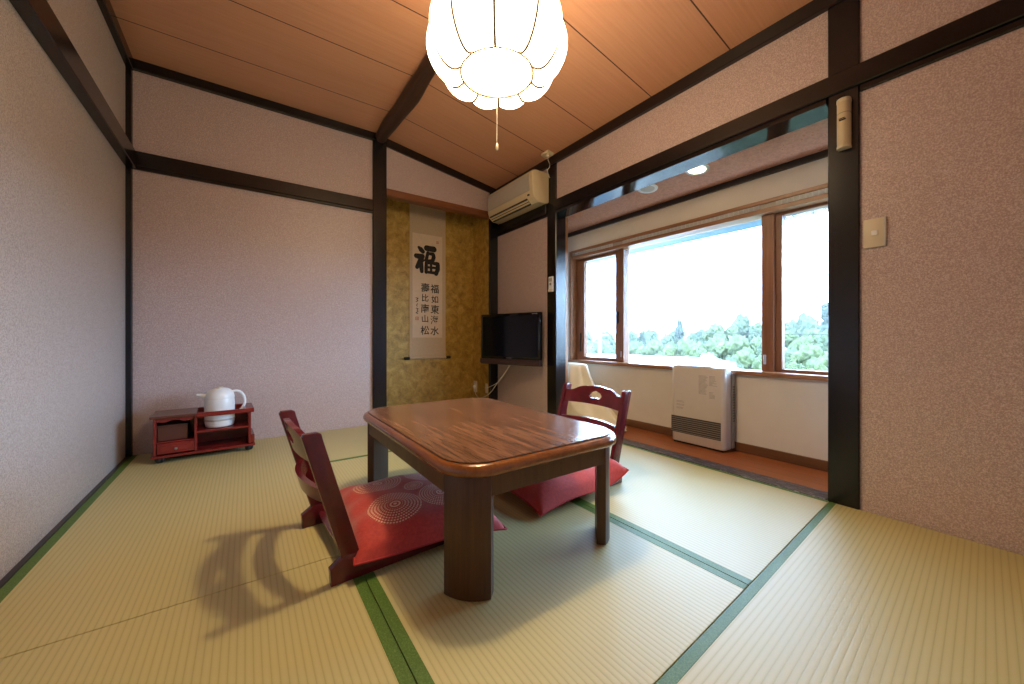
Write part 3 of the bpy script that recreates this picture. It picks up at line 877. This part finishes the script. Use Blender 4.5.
# cables
def bez(pts, n=24):
    out = []
    P = [Vector(p) for p in pts]; P = [P[0]] + P + [P[-1]]
    for i in range(1, len(P) - 2):
        for j in range(n):
            f = j / n; a_, b_, c_, d_ = P[i - 1:i + 3]
            out.append(.5 * ((2 * b_) + (-a_ + c_) * f + (2 * a_ - 5 * b_ + 4 * c_ - d_) * f * f + (-a_ + 3 * b_ - 3 * c_ + d_) * f ** 3))
    out.append(P[-2]); return out
tag(MB().tube(bez([(1.99, 2.82, .50), (1.985, 2.90, .42), (1.99, 3.05, .30), (2.00, 3.22, .17), (2.01, 3.42, .10), (2.018, 3.52, .12), (2.024, 3.585, .20)]), .0035, 6).build('power_cable', M['cable'], None, True),
    'white cable sagging from the television to the alcove outlet', 'cable')
tag(MB().tube(bez([(2.00, 2.86, .50), (2.01, 2.95, .40), (2.025, 3.09, .30), (2.028, 3.25, .235), (2.034, 3.352, .208)]), .0028, 6).build('antenna_cable', M['cable'], None, True),
    'thinner white cable from the television to the small antenna plate', 'cable')
def outlet(name, loc, rz, label, cat, holes=True):
    t = empty(name, loc, rz, label, cat)
    MB().box((-.006, -.035, -.06), (.001, .035, .06), .002, 2).build('plate', M['ivory'], t, True)
    return t
o_ = outlet('wall_outlet', (2.052, 3.590, .20), 0, 'ivory outlet plate low on the gold alcove wall', 'outlet')
MB().box((-.0075, -.015, -.03), (-.005, .015, .03), .001).build('socket_insert', M['white_plastic'], o_)
MB().box((-.028, -.012, -.012), (-.007, .012, .012), .003).build('plug', M['white_plastic'], o_)
o_ = empty('antenna_outlet', (2.052, YB + .075, .205), 0, 'smaller antenna plate low on the gold alcove wall next to the dark corner post', 'outlet')
MB().box((-.006, -.022, -.05), (.001, .022, .05), .002).build('plate', M['ivory'], o_)
MB().lathe([(.006, 0), (.006, .014), (.003, .016)], 12, Matrix.Translation((-.005, 0, 0.0)) @ Matrix.Rotation(-PI / 2, 4, 'Y')).build('jack', M['steel'], o_)

# remote on the post
rm = empty('remote_control', (XR - .0112, 2.418, 1.19), 0, 'white remote control in a holder on the dark post', 'remote control')
MB().box((-.018, -.026, -.062), (0, .026, .062), .004, 2).build('remote_body', M['white_plastic'], rm, True)
MB().box((-.0192, -.018, .020), (-.0175, .018, .050), .0005).build('display', M['grey_plastic'], rm)
MB().box((-.0200, -.010, -.012), (-.0175, .010, .008), .001).build('button', M['heater_slat'], rm)
MB().box((-.022, -.028, -.066), (0, .028, -.045), .002).build('holder', M['ivory'], rm)

# emergency torch holder on the pillar
el = empty('emergency_torch', (XR - .0138, .497, 1.548), 0, 'cream cylindrical torch in a wall holder on the dark pillar', 'torch')
def dpf(r): return [(-.042 + 0 * r, 0)]
sec = []
for i in range(17):
    t = PI / 2 + PI * i / 16
    sec.append((-.018 + .026 * math.cos(t), .026 * math.sin(t)))
sec = [(0, .024)] + [(p[0], p[1]) for p in sec] + [(0, -.024)]
MB().prism(sec, 2, .012, .236, bev=.003, seg=2).build('torch_body', M['cream_plastic'], el, True, 40)
sc2 = [(p[0] * 1.04, p[1] * 1.05) for p in sec]
MB().prism(sc2, 2, 0, .012, bev=.003, seg=2).build('end_cap', M['ivory'], el, True, 40)
MB().prism(sc2, 2, .223, .236 + .006, bev=.003, seg=2).build('top_cap', M['ivory'], el, True, 40)
MB().prism([(p[0] * 1.015, p[1] * 1.02) for p in sec], 2, .168, .1705).build('seam_line', M['print'], el)
m = MB(); m.box((-.0455, -.014, .130), (-.043, .012, .137), .0005); m.box((-.0455, -.010, .139), (-.043, .013, .143), .0005)
m.build('printed_mark', M['ink'], el)

el.scale = (.95, .88, .88)

# light switch
sw = empty('light_switch', (XR, .404, 1.167), 0, 'beige light switch plate with one small rocker on the textured wall', 'switch')
MB().box((-.009, -.035, -.060), (.001, .035, .060), .0025, 2).build('plate', M['ivory'], sw, True)
MB().box((-.0102, -.034, -.059), (-.0085, -.029, .059), .0005).build('plate_edge', M['steel'], sw)
MB().box((-.013, -.010, -.010), (-.008, .010, .010), .0015, 2).build('rocker', M['white_plastic'], sw, True)

# ------------------------------------------------------------------ hanging scroll
SY = 3.69
KS = 3.637 / 3.69
scr = empty('hanging_scroll', (1.535 * KS, 3.637, .73 - .21 * KS), 0, 'tall hanging scroll with black brush calligraphy in the gold alcove', 'scroll')
def sl(mb): bmesh.ops.translate(mb.bm, vec=Vector((-1.535, -SY, -.52)), verts=list(mb.bm.verts)); return mb
sl(MB().box((1.345, SY - .001, .53), (1.742, SY + .002, 2.12))).build('silk_mount', M['silk'], scr)
sl(MB().box((1.376, SY - .0022, .735), (1.702, SY - .0008, 1.80))).build('paper_sheet', M['paper'], scr)
rod = MB(); rod.lathe([(.014, -.20), (.014, .20)], 16, Matrix.Translation((1.5435, SY - .006, .525)) @ Matrix.Rotation(PI / 2, 4, 'Y'))
sl(rod).build('bottom_roller', M['silk'], scr, True)
for x_ in (1.318, 1.768):
    k = MB(); k.lathe([(0, -.026), (.014, -.026), (.0155, -.02), (.0155, .02), (.014, .026), (0, .026)], 16, Matrix.Translation((x_, SY - .006, .525)) @ Matrix.Rotation(PI / 2, 4, 'Y'))
    sl(k).build('roller_knob', M['ink'], scr, True)
tr_ = MB().box((1.335, SY - .004, 2.11), (1.752, SY + .004, 2.13), .002); sl(tr_).build('top_rod', M['ink'], scr)
scr.scale = (KS, KS, KS)
# the large character, brushed stroke by stroke (units: millimetres-like grid, x right, y down)
def stroke(m, pts, wid, y):
    """flat brush stroke: polyline with widths and round ends"""
    dense = []; P = [Vector((p[0], p[1], 0)) for p in pts]; W = wid
    N = 10
    for i in range(len(P) - 1):
        for j in range(N):
            f = j / N; dense.append((P[i].lerp(P[i + 1], f), W[i] + (W[i + 1] - W[i]) * f))
    dense.append((P[-1], W[-1]))
    Lp, Rp = [], []
    for i, (p, w_) in enumerate(dense):
        d = (dense[min(i + 1, len(dense) - 1)][0] - dense[max(i - 1, 0)][0]).normalized()
        nrm = Vector((-d.y, d.x, 0)); Lp.append(p + nrm * w_ / 2); Rp.append(p - nrm * w_ / 2)
    def cap(p, d, w_):
        a0 = math.atan2(d.y, d.x)
        return [p + Vector((math.cos(a0 + PI / 2 - PI * k / 6), math.sin(a0 + PI / 2 - PI * k / 6), 0)) * w_ / 2 for k in range(1, 6)]
    dE = (dense[-1][0] - dense[-2][0]).normalized(); dS = (dense[0][0] - dense[1][0]).normalized()
    bm = m.bm
    Lv = [bm.verts.new((p.x, y, p.y)) for p in Lp]; Rv = [bm.verts.new((p.x, y, p.y)) for p in Rp]
    for i in range(len(Lv) - 1):
        bm.faces.new((Lv[i], Lv[i + 1], Rv[i + 1], Rv[i]))
    ce = [bm.verts.new((p.x, y, p.y)) for p in cap(dense[-1][0], dE, dense[-1][1])]
    bm.faces.new([Lv[-1]] + ce + [Rv[-1]])
    cs_ = [bm.verts.new((p.x, y, p.y)) for p in cap(dense[0][0], dS, dense[0][1])]
    bm.faces.new([Rv[0]] + cs_ + [Lv[0]])
def gx(u): return 1.393 + (u - 160) / (452 - 160) * .284          # drawing grid to metres on the paper
def gz(v): return 1.690 - (v - 168) / (520 - 168) * .305
def brush(m, pts, wid, lay):
    stroke(m, [(gx(u), gz(v)) for u, v in pts], [w_ * .00101 for w_ in wid], SY - .0026 - lay * .00008)
big = MB()
brush(big, [(212, 205), (232, 225), (255, 248)], [30, 50, 46], 0)
brush(big, [(182, 308), (215, 312), (252, 305)], [48, 58, 48], 1)
brush(big, [(250, 310), (225, 365), (192, 440)], [48, 52, 42], 2)
brush(big, [(232, 350), (238, 430), (243, 485)], [46, 48, 40], 3)
brush(big, [(248, 375), (262, 352)], [18, 26], 4)
brush(big, [(298, 202), (340, 205), (380, 205)], [60, 58, 62], 5)
brush(big, [(312, 258), (302, 300), (292, 350)], [36, 34, 40], 6)
brush(big, [(318, 262), (372, 266), (378, 300), (366, 345)], [28, 40, 44, 40], 7)
brush(big, [(300, 350), (335, 348), (368, 340)], [26, 28, 30], 8)
brush(big, [(295, 372), (292, 440), (292, 490)], [34, 38, 36], 9)
brush(big, [(300, 378), (360, 374), (425, 378), (425, 440), (405, 498)], [28, 28, 46, 48, 44], 10)
brush(big, [(298, 430), (352, 428), (415, 428)], [24, 24, 26], 11)
brush(big, [(348, 380), (348, 440), (348, 490)], [26, 26, 28], 12)
brush(big, [(296, 488), (350, 488), (405, 490)], [28, 30, 34], 13)
sl(big).build('large_character', M['ink'], scr)
# small columns
def glyph(ch, x, z, size, mat, name, rot=0.0, bold=.012, sx_=1.0):
    cu = bpy.data.curves.new(name, 'FONT'); cu.body = ch; cu.size = size; cu.align_x = 'CENTER'; cu.align_y = 'CENTER'; cu.offset = bold * size
    cu.resolution_u = 3
    o = bpy.data.objects.new(name, cu); link(o)
    bpy.context.view_layer.update()
    dg = bpy.context.evaluated_depsgraph_get()
    me = bpy.data.meshes.new_from_object(o.evaluated_get(dg))
    bpy.data.objects.remove(o); bpy.data.curves.remove(cu)
    if len(me.vertices) == 0: return None
    xs = [v.co.x for v in me.vertices]; ys = [v.co.y for v in me.vertices]
    ox, oy = (min(xs) + max(xs)) / 2, (min(ys) + max(ys)) / 2
    R_ = Matrix.Rotation(rot, 4, 'Z')
    for v in me.vertices:
        q = R_ @ Vector(((v.co.x - ox) * sx_, v.co.y - oy, 0))
        v.co = Vector((x + q.x - 1.535, -.0032, z + q.y - .52))
    me.materials.clear(); me.materials.append(mat); me.name = name
    g_ = bpy.data.objects.new(name, me); link(g_); g_.parent = scr
    return g_
rg = random.Random(3)
for chs, x_, zs in (('福如東海水', 1.618, (1.245, 1.135, 1.03, .92, .805)), ('壽比南山松', 1.508, (1.25, 1.145, 1.035, .93, .81))):
    for ch, z_ in zip(chs, zs):
        glyph(ch, x_ + rg.uniform(-.004, .004), z_, .098 * (1.0 if ch not in '如山比' else .85), M['ink'], 'small_character', rg.uniform(-.06, .06), .004 if ch == '海' else .012)
sg_ = MB()
for zt_, pts_ in ((1.14, [(-.012, 0), (.012, -.004), (-.004, -.018), (.010, -.030), (-.010, -.040)]), (1.08, [(.006, 0), (-.006, -.014), (.002, -.026)]), (1.035, [(-.010, 0), (.012, -.006), (-.002, -.020), (.012, -.034), (-.012, -.048), (.008, -.056)])):
    stroke(sg_, [(1.424 + p[0], zt_ + p[1]) for p in pts_], [.007] * len(pts_), SY - .0028)
sl(sg_).build('signature_strokes', M['ink'], scr)
def seal(x, z, s_):
    k = MB()
    k.box((x - s_, SY - .0030, z - s_), (x + s_, SY - .0022, z - s_ * .7)); k.box((x - s_, SY - .0030, z + s_ * .7), (x + s_, SY - .0022, z + s_))
    k.box((x - s_, SY - .0030, z - s_), (x - s_ * .7, SY - .0022, z + s_)); k.box((x + s_ * .7, SY - .0030, z - s_), (x + s_, SY - .0022, z + s_))
    k.box((x - s_ * .5, SY - .0030, z - s_ * .1), (x + s_ * .5, SY - .0022, z + s_ * .15)); k.box((x - s_ * .1, SY - .0030, z - s_ * .6), (x + s_ * .15, SY - .0022, z + s_ * .6))
    sl(k).build('red_seal', M['seal'], scr)
seal(1.424, .930, .017); seal(1.648, 1.735, .013)

# ------------------------------------------------------------------ heater
ht = empty('heater', (2.47, 1.36, 0), math.radians(0), 'champagne grey upright fan heater under the window on the nook floor', 'heater')
def hsec(y0, y1, x0, x1, r, n=6):   # rounded front corners
    pts = [(x1, y0)]
    for i in range(n + 1):
        t = -PI / 2 - PI / 2 * i / n
        pts.append((x0 + r + r * math.cos(t), y0 + r + r * math.sin(t)))
    for i in range(n + 1):
        t = PI - PI / 2 * i / n
        pts.append((x0 + r + r * math.cos(t), y1 - r + r * math.sin(t)))
    pts.append((x1, y1)); return pts
h0, h1 = -.200, .170
MB().prism(hsec(h0, h1, 0, .075, .030), 2, .012, .536, bev=.006, seg=2).build('front_cover', M['heater'], ht, True, 30)
MB().box((.077, h0 - .010, .02), (.112, h1 - .012, .505), .003).build('back_housing', M['heater_slat'], ht)
MB().box((.008, h0 + .015, 0), (.105, h1 - .015, .013), .002).build('base', M['rubber'], ht)
MB().box((.008, h0 + .085, .535), (.062, h1 - .035, .5415), .002).build('control_panel', M['heater_panel'], ht)
gr = MB().box((-.0012, h0 + .026, .072), (.001, h1 - .004, .186)); gr.build('outlet_recess', M['heater_dark'], ht)
for k in range(8):
    z_ = .077 + k * .0135
    MB().box((-.0045, h0 + .026, z_), (-.0008, h1 - .004, z_ + .0050), .001).build('slat', M['heater_slat'], ht)
sg = MB()
for k in range(14): sg.box((.082, h0 - .0115, .19 + k * .017), (.108, h0 - .008, .199 + k * .017))
sg.build('side_grille', M['heater_dark'], ht)
pr = MB(); rr = random.Random(11)
for k in range(20):
    z_ = .478 - k * .0075
    y_ = -.030; L_ = rr.uniform(.045, .062)
    if k < 17: pr.box((-.0006, y_ - L_, z_), (.0, y_, z_ + .0022))
    if k < 9: pr.box((-.0006, y_ - .072 - rr.uniform(.02, .05), z_), (.0, y_ - .070, z_ + .0022))
    if k > 13: pr.box((-.0006, y_ - .072 - rr.uniform(.02, .05), z_), (.0, y_ - .070, z_ + .0022))
pr.build('printed_notice', M['print'], ht); pr = MB()
for k in range(10):
    z_ = .300 - k * .0075; pr.box((-.0006, .105 - rr.uniform(.018, .034), z_), (.0, .128, z_ + .002)) if k % 3 else None
pr.build('printed_note', M['print'], ht)

# ------------------------------------------------------------------ cloth draped in the nook corner
def drape(a, b):
    # a: around (open towards the wall corner), b: from crown to hem
    th = -PI * 1.35 + a * PI * 1.25
    k = min(1.0, b / .30)
    top_r = .10 * k
    f = max(0.0, (b - .30) / .70)
    fold = math.sin(a * 22) * .6 + math.sin(a * 41 + 1.3) * .3
    r = top_r + f * (.13 + .16 * f) + fold * .036 * (f ** .6) + fold * .008 * k
    cx_, cy_ = 2.42, 2.44
    x = cx_ + r * .62 * math.cos(th); y = cy_ + r * 1.42 * math.sin(th)
    z = .505 - .012 * k ** 2 - f ** .92 * .488 + .006 * fold * f
    x = min(x, WX - .02); x = max(x, 2.262); y = min(y, 2.70)
    return (x, y, max(z, .006 + .012 * abs(fold) * f))
dm = MB().grid(drape, 120, 36)
do = dm.build('draped_cloth', M['cloth'], None, True, 80)
sol = do.modifiers.new('thickness', 'SOLIDIFY'); sol.thickness = .003; sol.offset = -1
tag(do, 'cream cloth draped to the floor in the nook corner behind the dark post', 'cloth')

# ------------------------------------------------------------------ outside
gnd = MB()
def terr(a, b):
    x = 5 + 215 * a ** 1.6; y = -140 + 420 * b
    d = x
    z = -5.5 - 2.0 * min(1, d / 20) + max(0, d - 25) * .028 + 5 * (max(0, d - 60) / 100) + 1.2 * math.sin(y * .05 + x * .03) * min(1, d / 60)
    z -= .018 * max(0, y - 30) * min(1, d / 80)
    return (x, y, z)
gnd.grid(terr, 40, 60)
struct('ground_outside', gnd, M['hill'], None, True)
TH = math.atan(266 / 375.8); CS, SN = math.cos(TH), math.sin(TH)
def spot(u, v, x):
    """a place outside on the sight line of a landmark, at eastward distance x"""
    a_ = (u - 512) / 375.8; b_ = (338 - v) / 375.8
    dx, dy = a_ * CS + SN, -a_ * SN + CS; t = x / dx
    return Vector((x, dy * t, .73 + b_ * t)), t
def crown_mesh(seed, tall, blobs, spread):
    r_ = random.Random(seed); t = bmesh.new()
    for i in range(blobs):
        q = bmesh.new(); bmesh.ops.create_icosphere(q, subdivisions=4, radius=1.0)
        c_ = Vector((r_.gauss(0, spread), r_.gauss(0, spread), (i / max(1, blobs - 1)) * tall))
        s_ = r_.uniform(.45, .75) * (1.0 if tall < 1.8 else (1.15 - .75 * i / blobs))
        ph = r_.uniform(0, 9)
        for v in q.verts:
            p = v.co
            n_ = (math.sin(p.x * 5 + ph) * math.sin(p.y * 6 + ph * 2) * math.sin(p.z * 5.5 + ph * .7)) * .20 + math.sin(p.x * 13 + ph) * math.sin(p.y * 12) * math.sin(p.z * 14 + ph) * .14 + .34 * noise.fractal(p * 3.2 + Vector((ph, ph, ph)), .6, 2.3, 5) + r_.uniform(-.03, .03)
            v.co = c_ + p * s_ * (1 + n_)
        me_ = bpy.data.meshes.new('t'); q.to_mesh(me_); q.free(); t.from_mesh(me_); bpy.data.meshes.remove(me_)
    zmin = min(v.co.z for v in t.verts); zmax = max(v.co.z for v in t.verts); rmax = max(math.hypot(v.co.x, v.co.y) for v in t.verts)
    for v in t.verts:
        v.co.x /= rmax; v.co.y /= rmax; v.co.z = .18 + .82 * (v.co.z - zmin) / (zmax - zmin)
    m = MB(); m._merge(t); return m
protos = {}
def tree(kind, u, vtop, width_px, x):
    P_, t = spot(u, vtop, x)
    matn, seed, tall, bl, spd, label = {
        'light': ('leaf_light', 3, 1.0, 9, .55, 'fresh green rounded tree on the slope seen through the window'),
        'mid': ('leaf_mid', 8, 1.3, 8, .45, 'mid green tree on the slope seen through the window'),
        'dark': ('leaf_dark', 5, 2.4, 7, .22, 'tall dark conifer on the ridge seen through the window'),
        'white': ('leaf_white', 9, .9, 9, .55, 'pale blossoming tree just above the window sill beside the heater'),
    }[kind]
    wdt = width_px / 2 / 375.8 * t * 1.05
    hgt = {'light': 1.75, 'mid': 1.9, 'dark': 3.4, 'white': 1.7}[kind] * wdt
    root = bpy.data.objects.new('tree' if kind != 'white' else 'blossom_tree', None); link(root)
    root.location = (P_.x, P_.y, P_.z - hgt); root.rotation_euler = (0, 0, random.uniform(0, 6.28)); root.scale = (wdt, wdt, hgt)
    tag(root, label, 'tree', 'trees on the slope outside' if kind != 'white' else None)
    if kind not in protos:
        cm = crown_mesh(seed, tall, bl, spd).build('crown', M[matn], root, True, 180)
        tk = MB().tube([(0, 0, -.15), (.01, 0, .2), (0, .01, .55)], [.07, .05, .03], 8).build('trunk', M['bark'], root, True)
        protos[kind] = (cm, tk)
    else:
        for p in protos[kind]:
            c_ = p.copy(); link(c_); c_.parent = root
    return root
# (kind, sight line u, top v, width in px, distance east)
TREES = [
 ('dark', 828, 302, 46, 84), ('mid', 806, 311, 46, 100), ('mid', 790, 318, 40, 116), ('mid', 848, 306, 50, 78),
 ('light', 803, 328, 44, 50), ('mid', 836, 326, 52, 44), ('light', 820, 343, 52, 33), ('mid', 795, 346, 44, 36), ('light', 845, 350, 52, 25), ('light', 806, 360, 44, 22),
 ('mid', 740, 312, 40, 82), ('light', 722, 322, 38, 70), ('mid', 762, 320, 38, 76), ('mid', 698, 327, 36, 92),
 ('light', 744, 334, 50, 46), ('light', 716, 336, 42, 52), ('mid', 768, 338, 44, 40), ('light', 754, 350, 50, 30), ('mid', 734, 354, 44, 26),
 ('dark', 679, 319, 14, 96), ('mid', 672, 328, 36, 100), ('mid', 648, 327, 36, 104), ('mid', 628, 329, 36, 108), ('light', 684, 338, 44, 60), ('light', 660, 339, 46, 64), ('dark', 642, 330, 14, 78), ('light', 634, 340, 42, 66), ('light', 702, 346, 38, 44), ('mid', 706, 352, 30, 34),
 ('mid', 606, 327, 36, 110), ('mid', 586, 328, 36, 112), ('light', 598, 339, 42, 72), ('light', 576, 340, 42, 76), ('mid', 616, 341, 36, 56), ('mid', 588, 349, 38, 42),
 ('white', 716, 353, 44, 17),
]
for tr_spec in TREES: tree(*tr_spec)
# mist over the valley
hz = NT('valley_mist'); hz.t.nodes.remove(hz.p)
vs_ = hz.n('ShaderNodeVolumeScatter'); vs_.inputs['Density'].default_value = .00038; vs_.inputs['Color'].default_value = (.93, .97, 1, 1)
hz.L(vs_.outputs[0], hz.out.inputs['Volume'])
hzo = MB().box((7, -150, -9), (150, 330, 30)).build('valley_mist', hz.m)
tag(hzo, 'pale mist hanging over the wooded valley outside the window', 'mist', None, 'stuff')
# neighbour's house, gable roof
hs = empty('house', (11.2, 10.0, -7.4), math.radians(4), 'neighbouring house with a pale metal roof just beyond the window sill', 'house')
MB().prism([(-3.0, 5.6), (3.0, 5.6), (3.0, 0), (-3.0, 0)], 1, -3.3, 6.6).build('wall', M['house_wall'], hs)
MB().prism([(-3.7, 5.45), (0, 7.35), (3.7, 5.45), (3.7, 5.6), (0, 7.52), (-3.7, 5.6)], 1, -4.0, 7.2, bev=.02, seg=1).build('roof', M['white_roof'], hs)
for y_ in (-2, .8, 3.6):
    MB().box((-3.05, y_, 3.4), (-2.98, y_ + 1.3, 4.6)).build('window', M['house_glass'], hs)
# utility pole and wires
pp, _ = spot(600, 330, 22)
up = empty('utility_pole', (pp.x, pp.y, -8), 0, 'slim utility pole with two crossarms outside the narrow window sash', 'pole')
MB().lathe([(.16, 0), (.11, 9.45), (0, 9.5)], 14).build('shaft', M['pole'], up, True)
for z_ in (8.95, 9.25):
    MB().box((-.06, -.75, z_ - .05), (.06, .75, z_ + .05), .01).build('crossarm', M['pole'], up)
for y_ in (-.65, -.3, .3, .65):
    MB().lathe([(.03, 0), (.06, .05), (.03, .09), (.055, .13), (0, .18)], 10, Matrix.Translation((0, y_, 9.30))).build('insulator', M['white_plastic'], up, True)
pa = []
for k in range(25):
    q = k / 24; pa.append((pp.x + .12 + 2 * q, pp.y - .65 - 30 * q, 1.30 - .35 * math.sin(PI * q) - .1 * q))
tag(MB().tube(pa, .022, 5).build('overhead_wire', M['rubber'], None), 'thin overhead wire crossing the wide window pane', 'wire')
# roof eave over the window
struct('trim_eave', MB().prism([(2.74, 1.70), (3.5, 1.66), (3.5, 1.78), (2.74, 2.0)], 1, -2.5, 5.5), M['eave'])

# ------------------------------------------------------------------ light
wd = bpy.data.worlds.new('World'); S.world = wd; wd.use_nodes = True
nt = wd.node_tree; nt.nodes.clear()
bg = nt.nodes.new('ShaderNodeBackground'); ow = nt.nodes.new('ShaderNodeOutputWorld'); nt.links.new(bg.outputs[0], ow.inputs[0])
bg.inputs[0].default_value = (0.46, 0.69, 1.0, 1); bg.inputs[1].default_value = 30.0
al = bpy.data.lights.new('window_portal', 'AREA'); al.shape = 'RECTANGLE'; al.size = 1.0; al.size_y = 2.7
al.cycles.is_portal = True
ao = bpy.data.objects.new('window_portal', al); link(ao); ao.location = (WX + .16, 1.315, 1.01)
ao.rotation_euler = (0, math.radians(90), 0)
ao['kind'] = 'helper'
# small spot inside the lit downlight
sp_ = bpy.data.lights.new('downlight_bulb', 'SPOT'); sp_.energy = 8; sp_.color = (1, .8, .55); sp_.spot_size = math.radians(95); sp_.shadow_soft_size = .03
so = bpy.data.objects.new('downlight_bulb', sp_); link(so); so.location = (2.318, 1.258, 1.778)

# ------------------------------------------------------------------ camera
cam = bpy.data.cameras.new('camera'); cam.sensor_width = 36.0; cam.sensor_fit = 'HORIZONTAL'
cam.lens = 375.8 / 1024 * 36; cam.shift_y = -4.0 / 1024; cam.clip_start = .02; cam.clip_end = 1000
co = bpy.data.objects.new('camera', cam); link(co)
co.location = (0, 0, .73); co.rotation_euler = (PI / 2, 0, -TH)
S.camera = co
S.view_settings.view_transform = 'Standard'; S.view_settings.look = 'None'
S.view_settings.gamma = 1.0; S.view_settings.exposure = 0.0; S.view_settings.use_curve_mapping = False
S.cycles.use_denoising = True
S.cycles.max_bounces = 8; S.cycles.diffuse_bounces = 5; S.cycles.glossy_bounces = 4; S.cycles.transparent_max_bounces = 8
S.cycles.sample_clamp_indirect = 6.0
